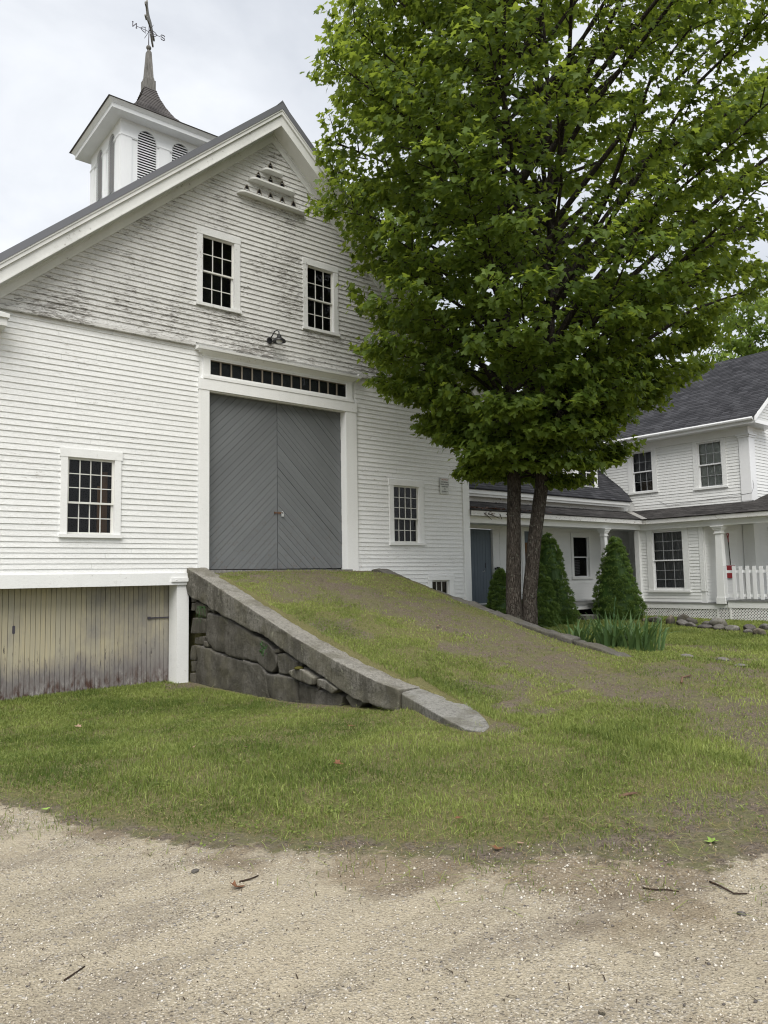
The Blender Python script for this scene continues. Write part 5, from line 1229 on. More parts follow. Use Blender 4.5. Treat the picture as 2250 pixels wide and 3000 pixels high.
def leaf_mesh(name, kind, P, tip, nrm, size, mat, parent, tone):
    LV, LF = leaf_shape(kind); A = rot_from(tip, nrm)
    V = np.einsum('nij,kj->nki', A, LV) * size[:, None, None] + P[:, None, :]
    nV = len(LV); base = (np.arange(len(P)) * nV)[:, None]
    fl_ = np.array([i for f in LF for i in f])[None, :] + base
    return np_mesh(name, V.reshape(-1, 3), fl_.ravel(), np.full(len(LF) * len(P), 3), mat, parent, tone=np.repeat(tone, nV), smooth=False)

def grow_tree(name, label, base, trunks, env, nlimb, nsub, nleaf, lsize, leafmat, kind, group=None, solo=0, lowz=3.2, topz=15.5, squash=0.36):
    t = thing(name, label, 'tree', base, group)
    for tp, tr_ in trunks:
        build('trunk', MB().tube(tp, tr_, 14, wob=.05), 'bark', t, smooth=True)
    br = MB(); LP, LT, LN, LTn = [], [], [], []
    for i in range(nlimb):
        tp, tr_ = trunks[i % len(trunks)]
        tz = np.array([p[2] for p in tp]); TP = np.array(tp, float)
        f = (i + random.random()) / nlimb
        zt = lowz + .25 + (topz - lowz) * f                    # height at which the limb ends
        az = i * 2.39996 + random.uniform(-.35, .35)
        d = np.array([math.cos(az), math.sin(az), 0])
        r = env(zt, d) * random.uniform(.80, 1.03)
        z0 = max(lowz + .25 + .9 * random.random() * min(1, f * 8), zt - r * random.uniform(.42, .85) - .15) if f < .92 else zt - 1.5
        z0 = min(z0, tz[-1] - .1)
        c0 = np.array([np.interp(z0, tz, TP[:, 0]), np.interp(z0, tz, TP[:, 1]), z0])
        axc = np.array([base[0] + .1, base[1], 0.0])
        end = np.array([axc[0] + d[0] * r, axc[1] + d[1] * r, zt])
        mid1 = c0 + (end - c0) * .35 + np.array([0, 0, r * .10]) + rng.normal(0, .08, 3); mid2 = c0 + (end - c0) * .7 + np.array([0, 0, r * .10]) + rng.normal(0, .1, 3)
        pts = [c0, mid1, mid2, end]
        rad0 = (.022 + .011 * r * (1 - .5 * f)) * (.7 + .3 * min(1, f * 5))
        br.tube(pts, [rad0, rad0 * .7, rad0 * .42, .008], 6, cap=False)
        cv = lambda q: (1 - q) ** 3 * c0 + 3 * (1 - q) ** 2 * q * mid1 + 3 * (1 - q) * q * q * mid2 + q ** 3 * end
        L = np.linalg.norm(end - c0)
        for k in range(nsub):
            q = .25 + .75 * ((k + random.random()) / nsub) ** .8
            p0 = cv(min(q, 1)); sgn = 1 if k % 2 else -1
            dd = (end - c0) / L; side = np.array([-dd[1], dd[0], 0]) * sgn
            sd_ = dd * random.uniform(.3, .9) + side * random.uniform(.4, 1.1) + np.array([0, 0, random.uniform(-.22, .16)]); sd_ /= np.linalg.norm(sd_)
            sl_ = random.uniform(.55, 1.25) * (1.15 - .5 * q) * min(1.0, .35 + r * .25)
            p1 = p0 + sd_ * sl_ + np.array([0, 0, -.08 * sl_])
            # stay inside the envelope
            hv = p1 - axc; hr = math.hypot(hv[0], hv[1]); rm = env(p1[2], np.array([hv[0] / (hr + 1e-6), hv[1] / (hr + 1e-6), 0])) * 1.04
            if hr > rm: p1[:2] = axc[:2] + hv[:2] * rm / hr
            br.tube([p0, (p0 + p1) / 2 + np.array([0, 0, .04]), p1], [.014, .009, .004], 4, cap=False)
            m_ = nleaf
            tt = rng.random(m_) ** .6
            pos = p0 + (p1 - p0) * tt[:, None] + np.clip(rng.normal(0, 1, (m_, 3)), -1.8, 1.8) * np.array([.15, .15, .15 * squash]) * (lsize / .13)
            out = (pos - axc) * np.array([1, 1, 0]); out /= (np.linalg.norm(out, axis=1, keepdims=True) + 1e-6)
            tip = out * rng.uniform(.2, 1.0, (m_, 1)) + rng.normal(0, .6, (m_, 3)); tip[:, 2] -= rng.uniform(.25, 1.2, m_)
            nr = np.array([0, 0, 1.0]) + out * rng.uniform(.1, .9, (m_, 1)) + rng.normal(0, .35, (m_, 3))
            LP.append(pos); LT.append(tip); LN.append(nr)
            LTn.append(np.clip(rng.normal(.46, .24, m_) + random.uniform(-.28, .28), 0, 1))
    P = np.concatenate(LP); T = np.concatenate(LT); Nn = np.concatenate(LN); Tn = np.concatenate(LTn)
    sz = lsize * rng.uniform(.7, 1.2, len(P))
    props(build('branches', br, 'bark', t, smooth=True, recalc=False), kind='stuff')
    keep = np.ones(len(P), bool)
    if solo:
        q = P - CAMPOS; dep = q @ FWD; px = (q @ RT) / dep * 2184; py = (q @ UP) / dep * 2184
        A = rot_from(T, Nn); face = np.abs(np.einsum('ni,ni->n', A[:, :, 2], q / np.linalg.norm(q, axis=1, keepdims=True)))
        sc = np.where((np.abs(px) < 1110) & (np.abs(py) < 1490), sz * (.3 + face) / dep, 0)
        # depth test by coarse screen cells: the nearest leaves of each cell can be told apart
        cell = (px // 55).astype(int) * 1000 + (py // 55).astype(int); best = {}
        for j in np.argsort(dep):
            if sc[j] > 0 and cell[j] not in best: best[cell[j]] = j
        pick = sorted(best.values(), key=lambda j: -sc[j])[:solo]
        LV, LF = leaf_shape(kind); meshes = []
        for v in range(6):
            me = bpy.data.meshes.new('leaf'); me.from_pydata([tuple(x_) for x_ in LV], [], LF); me.materials.append(M[leafmat])
            a = me.attributes.new('tone', 'FLOAT', 'POINT'); a.data.foreach_set('value', np.full(len(LV), .25 + .1 * v, np.float32)); meshes.append(me)
        for j in pick:
            keep[j] = False
            o = link_obj('leaf', meshes[int(rng.integers(6))], t)
            m4 = Matrix(A[j].tolist()).to_4x4(); m4 = Matrix.Translation(Vector(P[j] - ORG[t.name])) @ m4 @ Matrix.Diagonal((sz[j], sz[j], sz[j], 1)); o.matrix_local = m4
    cr_ = leaf_mesh('crown', kind, P[keep], T[keep], Nn[keep], sz[keep], leafmat, t, Tn[keep]); props(cr_, kind='stuff')
    return t
rgt2 = np.array([RT0[0], RT0[1], 0.0])
ez = [3.0, 3.5, 4.1, 4.7, 5.3, 6.3, 7.5, 8.6, 10.4, 12.0, 13.2, 14.6, 15.6, 16.4]
el = [.8, 1.05, 1.45, 2.1, 2.9, 3.2, 3.55, 3.85, 4.0, 3.95, 3.8, 3.2, 2.0, .5]
er = [1.0, 1.6, 2.15, 2.7, 3.2, 4.2, 5.5, 6.3, 6.8, 6.7, 6.3, 4.6, 2.8, .5]
def env_main(z_, d):
    u = float(d @ rgt2); l, r_ = np.interp(z_, ez, el), np.interp(z_, ez, er)
    w_ = .5 + .5 * u; r0 = l * (1 - w_) + r_ * w_
    fwd = float(d @ np.array([-RT0[1], RT0[0], 0]))
    if fwd > 0: r0 *= 1 - .22 * fwd
    if d[1] > 0: r0 = min(r0, 3.75 / max(d[1], .2))
    return r0
TX, TY = 11.22, 9.62
tA = [(TX - .13, TY + .10, .10), (TX - .12, TY + .10, .5), (TX - .13, TY + .10, 1.2), (TX - .10, TY + .08, 2.3), (TX - .04, TY + .07, 3.3), (TX - .06, TY + .1, 5.0), (TX - .2, TY + .1, 7.5), (TX - .15, TY + .2, 10.0), (TX - .2, TY + .1, 12.6), (TX - .1, TY, 14.6)]
tB = [(TX + .10, TY - .08, .10), (TX + .10, TY - .08, .5), (TX + .12, TY - .09, 1.2), (TX + .22, TY - .18, 2.3), (TX + .36, TY - .28, 3.3), (TX + .52, TY - .35, 5.0), (TX + .75, TY - .4, 7.5), (TX + .95, TY - .35, 10.0), (TX + 1.0, TY - .3, 12.6), (TX + .9, TY - .2, 15.0)]
grow_tree('maple_tree', 'tall leafy green maple with twin grey trunks beside the ramp', (TX, TY, gz(TX, TY)), [(tA, [.225, .165, .145, .135, .13, .115, .09, .06, .035, .01]), (tB, [.225, .16, .14, .135, .13, .12, .095, .065, .04, .01])], env_main, 164, 12, 50, .124, 'leaf', 'maple', solo=300, topz=16.0)

def env_far(z_, d): return float(np.interp(z_, [2, 4, 7, 10, 12.5, 14], [1.5, 3.2, 4.6, 4.8, 4.6, 3.6]))
for i, (x_, y_, lb) in enumerate(((43.5, 19.5, 'bright green tree rising just beyond the farmhouse roof ridge'),)):
    tp = [(x_, y_, -.1), (x_, y_, 3), (x_ + .1, y_, 7), (x_ + .1, y_, 17)]
    grow_tree('background_tree', lb, (x_, y_, 0.0), [(tp, [.25, .2, .13, .02])], env_far, 70, 9, 34, .26, 'farleaf', 'simple', lowz=2.5, topz=18.0)

# ------------------------------------------------------------------ dwarf spruces
def spruce(label, x_, y_, h, r, seed):
    z0 = gz(x_, y_) - .03; rs = np.random.default_rng(seed)
    t = thing('dwarf_spruce', label, 'shrub', (x_, y_, z0), 'clipped conical spruces before the wing porch')
    prof_ = lambda z_: r * np.clip(np.minimum((1 - z_) ** .60 * 1.0 + .02, .82 + 1.2 * z_), .03, 1)
    lump = lambda th_, z_: 1 + .10 * np.sin(th_ * 3 + 5 * z_ + seed)
    nc = 620; cz = rs.random(nc) ** 1.45; ct_ = rs.random(nc) * 2 * math.pi           # soft clumps of twigs
    cr_ = prof_(cz) * lump(ct_, cz) * (1 - .16 * rs.random(nc)); cs = (.055 + .075 * rs.random(nc)) * (.55 + .45 * (1 - cz)) * r / .6
    CC = np.stack([x_ + cr_ * np.cos(ct_), y_ + cr_ * np.sin(ct_), z0 + .05 + cz * h], -1)
    m_ = 62; nb = nc * m_; dv = rs.normal(0, 1, (nb, 3)); dv[:, 2] = np.abs(dv[:, 2]) * .9 - .25
    od = np.repeat(np.stack([np.cos(ct_), np.sin(ct_), np.full(nc, .35)], -1), m_, 0); dv = dv / np.linalg.norm(dv, axis=1, keepdims=True) + od * .75; dv /= np.linalg.norm(dv, axis=1, keepdims=True)
    C = np.repeat(CC, m_, 0) + dv * np.repeat(cs, m_)[:, None] * rs.uniform(.55, 1.0, (nb, 1))
    sd2 = np.cross(dv, rs.normal(0, 1, (nb, 3))); sd2 /= np.linalg.norm(sd2, axis=1, keepdims=True)
    L = .034 * rs.uniform(.6, 1.4, (nb, 1)); w_ = .0105
    V = np.stack([C - sd2 * w_, C + sd2 * w_, C + (dv + rs.normal(0, .3, (nb, 3))) * L], 1).reshape(-1, 3)
    tone = np.repeat(np.clip(.30 + .42 * dv[:, 2] + np.repeat(rs.normal(0, .12, nc), m_) + rs.normal(0, .12, nb), 0, 1), 3)  # upward needles toned lighter: light from above put into the colour
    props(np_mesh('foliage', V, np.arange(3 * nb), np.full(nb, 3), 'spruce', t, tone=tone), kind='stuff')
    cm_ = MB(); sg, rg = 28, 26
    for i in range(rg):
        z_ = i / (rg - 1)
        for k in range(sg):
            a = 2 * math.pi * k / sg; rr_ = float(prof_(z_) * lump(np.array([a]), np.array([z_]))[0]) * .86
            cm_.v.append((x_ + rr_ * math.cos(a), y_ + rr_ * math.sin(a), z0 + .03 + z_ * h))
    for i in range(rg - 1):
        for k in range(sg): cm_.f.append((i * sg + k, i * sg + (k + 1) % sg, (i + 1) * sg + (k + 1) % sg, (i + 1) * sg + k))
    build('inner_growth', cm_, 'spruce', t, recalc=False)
    build('stem', MB().tube([(x_, y_, z0 - .05), (x_, y_, z0 + h * .8)], [.05, .015], 7), 'bark', t)
spruce('small conical spruce half hidden left of the maple trunks', 14.40, 13.05, 1.45, .45, 2)
spruce('tall conical spruce just right of the maple trunks', 16.35, 13.05, 2.40, .70, 5)
spruce('shorter spruce in front, against the right maple trunk', 15.36, 12.62, 1.62, .52, 8)
spruce('broad conical spruce standing alone by the porch column', 19.45, 13.0, 2.38, .72, 11)

# ------------------------------------------------------------------ irises
def iris(label, spots, n_, hmin, hmax, seed):
    rs = random.Random(seed); cx_, cy_ = np.mean([s[0] for s in spots]), np.mean([s[1] for s in spots])
    t = thing('iris_clump', label, 'plant', (cx_, cy_, gz(cx_, cy_)), 'iris clumps by the ramp kerb')
    metas = []
    for v in range(7):
        mb = MB(); seg = 6; bend = rs.uniform(.05, .75); w0 = rs.uniform(.024, .036)
        tone = rs.uniform(.15, .95)
        for i in range(seg + 1):
            s_ = i / seg; w_ = w0 * (1 - s_ ** 2.2) * (.75 + .6 * s_ * (1 - s_)) + .0008
            yy = bend * s_ ** 2.3 * .55; z_ = s_ - bend * .35 * s_ ** 3
            mb.v += [(-w_, yy, z_), (0, yy - .006, z_), (w_, yy, z_)]
        for i in range(seg):
            b = i * 3; mb.f += [(b, b + 1, b + 4, b + 3), (b + 1, b + 2, b + 5, b + 4)]
        me = bpy.data.meshes.new('leaf'); me.from_pydata(mb.v, [], mb.f); me.materials.append(M['iris'])
        a = me.attributes.new('tone', 'FLOAT', 'POINT'); a.data.foreach_set('value', np.full(len(mb.v), tone, np.float32)); metas.append(me)
    for i in range(n_):
        sx_, sy_, rr_ = rs.choice(spots); a = rs.uniform(0, 6.28); q = rr_ * rs.random() ** .5
        x_, y_ = sx_ + q * math.cos(a), sy_ + q * math.sin(a)
        o = link_obj('leaf', rs.choice(metas), t)
        o.location = Vector((x_, y_, gz(x_, y_) - .02)) - Vector(ORG[t.name])
        lean = rs.uniform(.02, .35) + .35 * (q / rr_) * rs.random(); az = math.atan2(y_ - sy_, x_ - sx_) + rs.uniform(-.8, .8)
        o.rotation_euler = (-lean, 0, az - math.pi / 2)
        h_ = rs.uniform(hmin, hmax); o.scale = (h_ * 1.5, h_, h_)
    return t
ir = iris('large clump of sword-leaved irises at the lower end of the ramp kerb', [(11.25, 8.35, .22), (11.5, 7.95, .25), (11.75, 7.6, .28), (11.9, 7.35, .28), (11.75, 7.95, .25), (12.05, 7.6, .22)], 230, .42, .80, 4)
iris('small tuft of iris leaves at the foot of the maple', [(11.55, 9.1, .15), (11.75, 8.9, .12)], 26, .22, .42, 9)
build('flower_stalk', MB().tube([(11.65, 7.9, .2), (11.67, 7.9, .75), (11.72, 7.88, 1.12)], [.008, .007, .004], 5), 'iris', ir)
build('bud', MB().lathe((11.68, 7.895, .80), [(.004, -.05), (.016, -.01), (.014, .03), (.003, .07)], 7).lathe((11.69, 7.89, .93), [(.004, -.03), (.012, 0), (.003, .05)], 7).lathe((11.725, 7.88, 1.1), [(.004, -.03), (.012, 0), (.003, .06)], 7), 'iris', ir)

# ------------------------------------------------------------------ border stones on the lawn
def boulder(label, x_, y_, w_, h_, mat, seed, sink=.25, group='border stones in front of the porch'):
    rs = np.random.default_rng(seed); bm = bmesh.new(); bmesh.ops.create_icosphere(bm, subdivisions=3, radius=1)
    ax = rs.uniform(.85, 1.15, 3)
    pl = [(rs.normal(0, 1, 3), rs.uniform(.62, .9)) for _ in range(9)]
    for v in bm.verts:
        p = np.array(v.co)
        for n_, d_ in pl:
            n_ = n_ / np.linalg.norm(n_); k = p @ n_
            if k > d_: p = p - n_ * (k - d_) * .85
        p *= 1 + .10 * (float(vnoise([p[0] * 2 + p[2]], [p[1] * 2 - p[2]], 1.2, seed)[0]) - .5)
        v.co = p * np.array([w_ / 2 * ax[0], w_ / 2 * .8 * ax[1], h_ / 2])
    me = bpy.data.meshes.new('boulder'); bm.to_mesh(me); bm.free(); me.materials.append(M[mat]); me.polygons.foreach_set('use_smooth', [True] * len(me.polygons))
    o = link_obj('boulder', me); o.location = (x_, y_, gz(x_, y_) + h_ / 2 - sink * h_); o.rotation_euler = (0, 0, rs.uniform(0, 6))
    return props(o, label, 'stone', group)
BL = [('small pinkish stone at the left end of the border row by the irises', 19.34, 12.05, .22, .15, 'boulder_tan'), ('wide low grey stone second from the left end of the border row', 19.35, 11.73, .46, .26, 'boulder'), ('upright tan stone in the border row, left of the dark round one', 19.26, 11.22, .30, .36, 'boulder_tan'),
      ('dark lichen-spotted stone behind a paler grey one in the border row', 19.95, 11.2, .38, .36, 'boulder_dark'), ('smooth pale grey stone in front of the dark lichened border stone', 19.0, 10.72, .40, .24, 'boulder'), ('rounded grey stone right of the dark lichened border stone', 19.57, 10.78, .34, .28, 'boulder_dark'),
      ('flat light stone at the right end of the left border group', 18.75, 10.34, .34, .18, 'boulder'), ('low mossy stone left of the big white boulder', 18.56, 9.86, .48, .17, 'boulder_dark'), ('grey stone tucked against the left of the big white boulder', 19.13, 10.1, .28, .22, 'boulder'),
      ('largest white boulder in the border row', 19.0, 9.72, .56, .38, 'boulder_white'), ('grey stone below the right side of the white boulder', 18.52, 9.44, .40, .20, 'boulder'), ('flat pale stone right of the white boulder', 18.41, 9.08, .40, .20, 'boulder_white'),
      ('dark brown jagged stone, right part of the border row', 18.48, 8.68, .44, .24, 'boulder_dark'), ('reddish rubble stone at the lower right of the border row', 17.6, 8.05, .34, .22, 'boulder_tan'), ('low grey stone between the brown jagged one and the rubble', 17.85, 8.42, .28, .15, 'boulder'),
      ('grey stone at the far right end of the border near the pickets', 19.08, 8.6, .28, .22, 'boulder'), ('pale rough stone at the right picture edge of the border', 19.28, 8.42, .30, .24, 'boulder')]
for i, (lb, x_, y_, w_, h_, mt) in enumerate(BL): boulder(lb, x_, y_, w_, h_, mt, 200 + i)
for i, (lb, x_, y_, w_, h_) in enumerate((('pale flat rock just showing in the grass, leftmost of three', 11.55, 6.45, .34, .08), ('middle one of three rocks half buried in the grass', 11.5, 5.86, .26, .09), ('rightmost of three pale rocks half buried in the grass', 11.15, 5.38, .26, .07))):
    boulder(lb, x_, y_, w_, h_, 'boulder', 240 + i, .45, 'half buried rocks on the worn lawn')

# ------------------------------------------------------------------ grass, pebbles, litter
def blades(name, P, h, w_, tone, mat, lean=.85, parent=None, flat=False, seed=1):
    rs = np.random.default_rng(seed); n_ = len(P); az = rs.random(n_) * 2 * math.pi; fa_ = rs.random(n_) * 2 * math.pi
    d = np.stack([np.cos(az), np.sin(az), np.zeros(n_)], -1); sd_ = np.stack([np.cos(fa_), np.sin(fa_), np.zeros(n_)], -1)
    ln = (rs.random(n_) * lean)[:, None]; hh = h[:, None]; ww = w_[:, None]; upv = np.array([0, 0, 1.0])
    if flat:
        tip = P + d * hh + upv * (rs.random(n_) * .05)[:, None] * hh; mid = P + d * hh * .5 + upv * (.006 + .10 * rs.random(n_) * h)[:, None]
        sd_ = np.stack([-d[:, 1], d[:, 0], np.zeros(n_)], -1)
    else:
        mid = P + d * hh * ln * .35 + upv * hh * .55; tip = P + d * hh * ln * 1.25 + upv * hh * (1 - .35 * ln)
    V = np.stack([P - sd_ * ww, P + sd_ * ww, mid + sd_ * ww * .8, mid - sd_ * ww * .8, tip], 1).reshape(-1, 3)
    b = (np.arange(n_) * 5)[:, None]
    Lp = (np.array([0, 1, 2, 3, 3, 2, 4])[None, :] + b).ravel(); Sz = np.tile([4, 3], n_)
    return np_mesh(name, V, Lp, Sz, mat, parent, tone=np.repeat(tone, 5))
def scatter(n_, x0, x1, y0, y1, dens, seed):
    rs = np.random.default_rng(seed); x_ = rs.uniform(x0, x1, n_); y_ = rs.uniform(y0, y1, n_)
    # keep what the camera can see with a margin
    q = np.stack([x_, y_, np.zeros(n_)], -1) - CAMPOS; dep = q @ FWD; u = (q @ RT) / np.maximum(dep, .1); v_ = (q @ UP) / np.maximum(dep, .1)
    vis = (dep > .8) & (np.abs(u) < .70) & (v_ > -.85)
    k = vis & (rs.random(n_) < dens(x_, y_)); return x_[k], y_[k]
def gdens(x_, y_):
    ld = lawn_d(x_, y_); g = sstep(-.02, .55, ld) * (1 - .84 * bare_f(x_, y_))
    cl = sstep(.36, .60, vnoise(x_, y_, 3.4, 61, 3)); onr = (x_ > RX0) & (x_ < RX1 + 3) & (y_ > 5.5 - (x_ > 9) * 3)
    g = g * np.where(onr, .18 + .82 * cl, .36 + .64 * cl)
    g = g * ~((x_ > 6.02) & (x_ < 6.46) & (y_ > 7.2)) * ~((x_ > 10.54) & (x_ < 10.92) & (y_ > 6.9))
    g = np.maximum(g, .95 * np.exp(-((x_ - 6.72) / .34) ** 2) * (y_ > 6.2) * (1 - sstep(9.5, 11.5, y_)) * (x_ > 6.44))
    g = np.maximum(g, .9 * np.exp(-((x_ - 10.42) / .2) ** 2) * (y_ > 6.4) * (x_ < 10.56) * (y_ < 12.5))
    sl_ = (x_ > 5.7) & (x_ < 6.75) & (y_ > 5.5) & (y_ < 7.55) & (np.abs((x_ - (5.88 + (y_ - 5.6) * .29))) < .26)
    inside_b = (y_ > 13.5) & (x_ > 6) | (y_ > 14.0); inside_h = (x_ > PX) & (y_ > 4)
    return g * ~sl_ * ~inside_b * ~inside_h
def grass(name, n_, box, h, w_, seed, edge=False):
    x_, y_ = scatter(n_, *box, gdens, seed); rs = np.random.default_rng(seed + 1)
    P = np.stack([x_, y_, height(x_, y_) - .006], -1); dist = np.hypot(x_, y_)
    big = vnoise(x_, y_, .7, 71, 3); hh = h * rs.uniform(.45, 1.25, len(x_)) * (.55 + .85 * big) * (.55 + .45 * sstep(0, .9, lawn_d(x_, y_)))
    onr = (x_ > RX0) & (y_ > 5.5) & (x_ < RX1 + 2.5); hh = np.where(onr, hh * .72, hh)
    tuft = np.exp(-((x_ - 6.45) / .3) ** 2) * (y_ < 9.5); hh = hh * (1 + .5 * tuft)
    tn = np.clip(.30 + 1.25 * (vnoise(x_, y_, 1.0, 81, 4) - .44) + rs.normal(0, .20, len(x_)) + .5 * (rs.random(len(x_)) < .05) + .25 * (x_ > RX0) + .10 * (x_ > 11), 0, 1)
    return blades(name, P, hh, np.full(len(x_), w_) * (.6 + dist / 12), tn, 'grass', seed=seed + 2)
g1 = grass('grass', 385000, (.2, 8.0, 2.5, 14.0), .060, .0023, 301)
props(g1, 'green mown grass on the front lawn', 'grass', None, 'stuff')
g2 = grass('grass', 330000, (6.2, 22.0, 1.5, 13.6), .062, .0030, 311)
props(g2, 'sparser yellowish grass on the ramp and the lawn by the house', 'grass', None, 'stuff')
# dry straw and clippings
def sdens(x_, y_):
    ld = lawn_d(x_, y_); a = sstep(-.5, -.05, ld) * (1 - .6 * sstep(.5, 1.4, ld)) * .8 + .35 * sstep(.2, .8, ld) * (x_ < 7) * vnoise(x_, y_, 1.5, 91) + 1.0 * bare_f(x_, y_) * sstep(0, .5, ld)
    return a * ~((x_ > PX) & (y_ > 4)) * ~((y_ > 13.4)) * ~((x_ > 6.05) & (x_ < 6.54) & (y_ > 7.2)) * ~((x_ > 10.54) & (x_ < 10.92) & (y_ > 6.9))
x_, y_ = scatter(110000, .6, 14, 1.2, 13.4, sdens, 401); rs_ = np.random.default_rng(5)
o = blades('dry_clippings', np.stack([x_, y_, height(x_, y_) + rs_.uniform(.002, .02, len(x_))], -1), rs_.uniform(.02, .075, len(x_)), np.full(len(x_), .0016), np.clip(rs_.normal(.45, .3, len(x_)), 0, 1), 'straw', flat=True, seed=402)
props(o, 'dry grass clippings and needles strewn over the ground', 'grass clippings', None, 'stuff')
x_, y_ = scatter(9000, .6, 9, 1.6, 12.5, lambda a, b: sstep(-.9, .1, lawn_d(a, b)) * (.25 + .75 * vnoise(a, b, 1.3, 95)) * ~((a > 6.05) & (a < 6.54) & (b > 7.2)), 411)
o = blades('green_clippings', np.stack([x_, y_, height(x_, y_) + rs_.uniform(.004, .05, len(x_)) * (lawn_d(x_, y_) > 0) + .003], -1), rs_.uniform(.05, .22, len(x_)), np.full(len(x_), .0020), np.clip(rs_.normal(.8, .2, len(x_)), 0, 1), 'grass', flat=True, seed=412)
props(o, 'long cut grass blades lying loose on lawn and gravel', 'grass clippings', None, 'stuff')
x_, y_ = scatter(2600, .8, 13, 1.5, 12.5, lambda a, b: sstep(-.35, .35, lawn_d(a, b)) * (.15 + .85 * sstep(.52, .66, vnoise(a, b, 1.4, 131, 3))) * ~((a > 6.0) & (a < 6.56) & (b > 5.4)) * ~((a > 10.5) & (a < 10.95) & (b > 6.8)), 431)
k_ = 9; n_ = len(x_); xx = np.repeat(x_, k_) + rs_.normal(0, .035, n_ * k_); yy = np.repeat(y_, k_) + rs_.normal(0, .035, n_ * k_)
an = rs_.random(n_ * k_) * 6.28; sz_ = rs_.uniform(.008, .022, n_ * k_); zz_ = height(xx, yy) + rs_.uniform(.012, .05, n_ * k_)
ring = np.array([(0, 0), (.6, .55), (0, 1.1), (-.6, .55)]); ca, sa = np.cos(an), np.sin(an)
V = np.stack([xx[:, None] + sz_[:, None] * (ring[:, 0] * ca[:, None] - ring[:, 1] * sa[:, None]), yy[:, None] + sz_[:, None] * (ring[:, 0] * sa[:, None] + ring[:, 1] * ca[:, None]), zz_[:, None] + sz_[:, None] * rs_.uniform(-.35, .35, (n_ * k_, 4))], -1)
o = np_mesh('clover', V.reshape(-1, 3), np.arange(4 * n_ * k_), np.full(n_ * k_, 4), 'grass', tone=np.repeat(np.clip(rs_.normal(.35, .25, n_ * k_), 0, 1), 4))
props(o, 'small broad-leaved weeds and clover among the grass', 'clover', None, 'stuff')
# loose pebbles
def pdens(x_, y_):
    ld = lawn_d(x_, y_); d = np.hypot(x_, y_)
    return sstep(.25, -.35, ld) * (.35 + .65 * sstep(.35, .65, vnoise(x_, y_, 1.2, 97, 3))) * np.clip(3.2 / d, .25, 1)
x_, y_ = scatter(110000, .2, 7.0, .8, 7.0, pdens, 421); n_ = len(x_)
r_ = .0024 + (.0055 + .0035 * sstep(1.2, 2.6, x_ - .25 * y_)) * rs_.random(n_) ** 2.6
r_ = np.where(rs_.random(n_) < .014, r_ * 1.9, r_)
oc = np.array([(1, 0, 0), (0, 1, 0), (-1, 0, 0), (0, -1, 0), (0, 0, .7), (0, 0, -.5)], float)
of = np.array([(0, 1, 4), (1, 2, 4), (2, 3, 4), (3, 0, 4), (1, 0, 5), (2, 1, 5), (3, 2, 5), (0, 3, 5)])
a_ = rs_.random(n_) * 6.28; ca, sa = np.cos(a_), np.sin(a_)
J = oc[None] * (1 + rs_.normal(0, .22, (n_, 6, 1))) * r_[:, None, None]
V = np.stack([J[..., 0] * ca[:, None] - J[..., 1] * sa[:, None], (J[..., 0] * sa[:, None] + J[..., 1] * ca[:, None]) * .8, J[..., 2]], -1) + np.stack([x_, y_, height(x_, y_) + r_ * .25], -1)[:, None, :]
Lp = (of.ravel()[None, :] + (np.arange(n_) * 6)[:, None]).ravel()
o = np_mesh('loose_gravel', V.reshape(-1, 3), Lp, np.full(n_ * 8, 3), 'pebble', tone=np.repeat(np.clip(rs_.normal(.55, .25, n_), 0, 1), 6), smooth=True)
props(o, 'loose pale gravel on the driveway', 'gravel', None, 'stuff')

# single leaves, sticks and stones on the ground
def flat_leaf(label, x_, y_, size, mat, seed, group='fallen leaves', kind='maple', curl=.35):
    rs = random.Random(seed); LV, LF = leaf_shape(kind)
    V = []
    for (a, b, c) in LV: V.append((a * size, (b - .4) * size, size * (curl * (a * a * 1.4 + (b - .4) ** 2 * .8) + rs.uniform(-.05, .05)) + .008))
    me = bpy.data.meshes.new('fallen_leaf'); me.from_pydata(V, [], LF); me.materials.append(M[mat])
    o = link_obj('fallen_leaf', me); o.location = (x_, y_, gz(x_, y_) + (.035 if lawn_d(np.array([x_]), np.array([y_]))[0] > .3 else .004)); o.rotation_euler = (rs.uniform(-.25, .25), rs.uniform(-.25, .25), rs.uniform(0, 6.3))
    return props(o, label, 'leaf', group)
def stick(label, pts, r_, mat='twig'):
    P = [(x_, y_, gz(x_, y_) + r_ * .8 + dz) for x_, y_, dz in pts]
    c = np.mean(np.array(P), 0)
    o = build('stick', MB().tube(P, [r_ * (1 - .5 * i / len(P)) for i in range(len(P))], 6), mat, None, smooth=True, org=c)
    return props(o, label, 'stick', 'sticks on the ground')
flat_leaf('large curled brown oak leaf lying on the gravel', 1.93, 3.65, .075, 'deadleaf', 1)
flat_leaf('bright green curled leaves at the left gravel edge', 1.56, 5.86, .085, 'greenleaf', 2, kind='simple', curl=1.3)
flat_leaf('light green leaf at the right edge of the gravel', 4.34, 2.34, .075, 'greenleaf', 3)
flat_leaf('dark red-brown leaf in the grass right of centre', 3.55, 3.65, .06, 'deadleaf', 4)
flat_leaf('pale yellowish leaf beside a brown one where the grass ends', 3.50, 3.07, .06, 'pinkleaf', 5, kind='simple')
flat_leaf('brown leaf beside the pale yellowish one where the grass ends', 3.34, 3.11, .06, 'deadleaf', 6)
flat_leaf('pinkish leaf on the lawn below the cream boards', 3.1, 10.2, .085, 'pinkleaf', 7)
flat_leaf('pale pink leaf standing up in the left lawn', 3.22, 7.0, .06, 'pinkleaf', 8, kind='simple', curl=1.2)
flat_leaf('whitish leaf in the middle of the lawn', 3.63, 6.7, .055, 'pinkleaf', 9, kind='simple')
flat_leaf('rusty leaf in the lawn below the ramp wall', 3.9, 5.5, .08, 'deadleaf', 10)
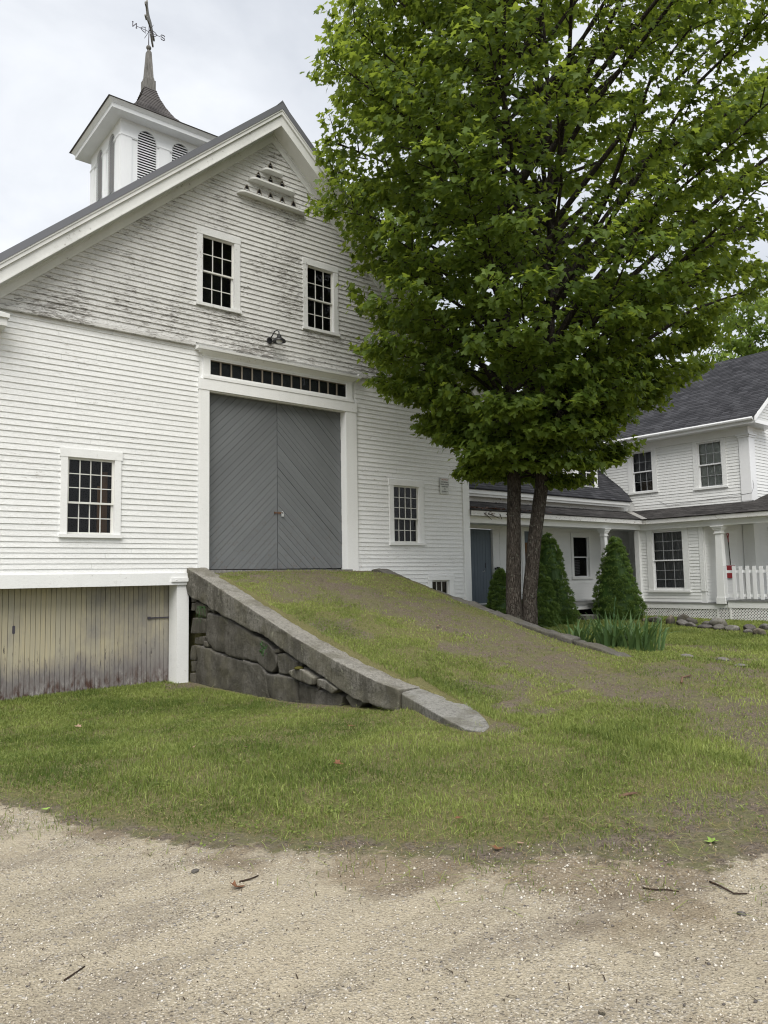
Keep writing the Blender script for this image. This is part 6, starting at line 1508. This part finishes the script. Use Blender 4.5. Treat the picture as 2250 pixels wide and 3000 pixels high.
flat_leaf('long brown leaf on the grass in front of the ramp wall', 5.02, 6.85, .10, 'deadleaf', 11, kind='simple')
flat_leaf('orange leaf on the upper ramp near the capstone', 8.6, 9.2, .085, 'pinkleaf', 12)
stick('short dark stick just above the brown oak leaf', [(1.98, 3.72, 0), (2.04, 3.70, .004), (2.10, 3.73, 0)], .005)
stick('thin straight twig lying on the gravel at right', [(3.46, 2.24, 0), (3.49, 2.19, .003), (3.53, 2.15, .004), (3.56, 2.10, 0)], .0042)
stick('bent dark twig at the right edge of the gravel', [(3.77, 2.05, .004), (3.75, 1.99, .006), (3.72, 1.90, .004), (3.77, 1.86, .003)], .0055)
stick('short thick piece of bark lying in the worn grass', [(4.80, 3.26, 0), (4.86, 3.24, .01), (4.95, 3.22, .004)], .014, 'deadbark')
stick('thin dark stick on the sandy gravel at lower left', [(.96, 3.28, 0), (1.0, 3.30, .003), (1.06, 3.34, 0)], .004)
stick('broken branch piece lying in the grass near the rocks', [(9.3, 5.3, .01), (9.5, 5.4, .03), (9.75, 5.42, .01)], .016, 'deadbark')
boulder('single reddish pebble at the bottom right of the gravel', 2.39, 1.74, .028, .02, 'boulder_tan', 260, .3, 'single stones on the gravel')
boulder('dark flat stone at the right edge of the gravel', 3.55, 1.78, .05, .016, 'boulder_dark', 261, .3, 'single stones on the gravel')
boulder('dark flat stone on the sandy gravel left of the oak leaf', 1.87, 4.03, .05, .018, 'boulder_dark', 262, .3, 'single stones on the gravel')
# dark crumbs of bark and twig all over the drive, tufts creeping out from the lawn edge
x_, y_ = scatter(3600, .3, 7, 1.0, 8.0, lambda a, b: (lawn_d(a, b) < .1) * (.2 + .8 * sstep(.4, .65, vnoise(a, b, 1.6, 141, 3))), 441); rs_ = np.random.default_rng(8)
o = blades('debris', np.stack([x_, y_, height(x_, y_) + .004], -1), .008 + .05 * rs_.random(len(x_)) ** 3, .0012 + .002 * rs_.random(len(x_)), np.zeros(len(x_)), 'twig', flat=True, seed=442)
props(o, 'dark bits of twig and bark scattered over the gravel', 'debris', None, 'stuff')
x_, y_ = scatter(60000, .4, 9, 1.2, 9.0, lambda a, b: sstep(-.95, -.1, lawn_d(a, b)) * (lawn_d(a, b) < .35) * sstep(.56, .70, vnoise(a, b, 2.3, 151, 3)) * .75, 451)
o = blades('edge_tufts', np.stack([x_, y_, height(x_, y_) - .004], -1), rs_.uniform(.02, .06, len(x_)), np.full(len(x_), .0022), np.clip(rs_.normal(.4, .25, len(x_)), 0, 1), 'grass', lean=1.1, seed=452)
props(o, 'ragged grass tufts creeping onto the gravel edge', 'grass', None, 'stuff')
# little ferny weed growing from a joint of the ramp wall
wd = thing('wall_weed', 'small green weed growing from a joint under the capstone', 'plant', (6.1, 10.6, .5))
for i in range(26):
    a = random.uniform(0, 6.28); q = random.uniform(.0, .09); p = (6.06 + random.uniform(-.05, .02), 10.56 + q * math.cos(a), .47 + q * 1.5 * math.sin(a))
    r_ = random.uniform(.014, .03)
    build('leaf', MB().poly([(p[0] + random.uniform(-.012, .012), p[1] + r_ * math.cos(t), p[2] + r_ * math.sin(t)) for t in np.linspace(0, 5.4, 6)]), 'iris', wd, recalc=False)
gt = thing('wall_grass_tuft', 'thin grass tuft hanging from the wall joint beside the white post', 'plant', (6.15, 12.9, 1.1))
for i in range(16):
    y_ = 12.9 + random.uniform(-.1, .1); dx = random.uniform(.05, .16); dy = random.uniform(-.16, .16); dz = random.uniform(-.35, -.05)
    build('blade', MB().tube([(6.15, y_, 1.06), (6.15 - dx * .7, y_ + dy * .5, 1.10), (6.15 - dx, y_ + dy, 1.06 + dz)], [.005, .004, .001], 4), 'iris', gt)
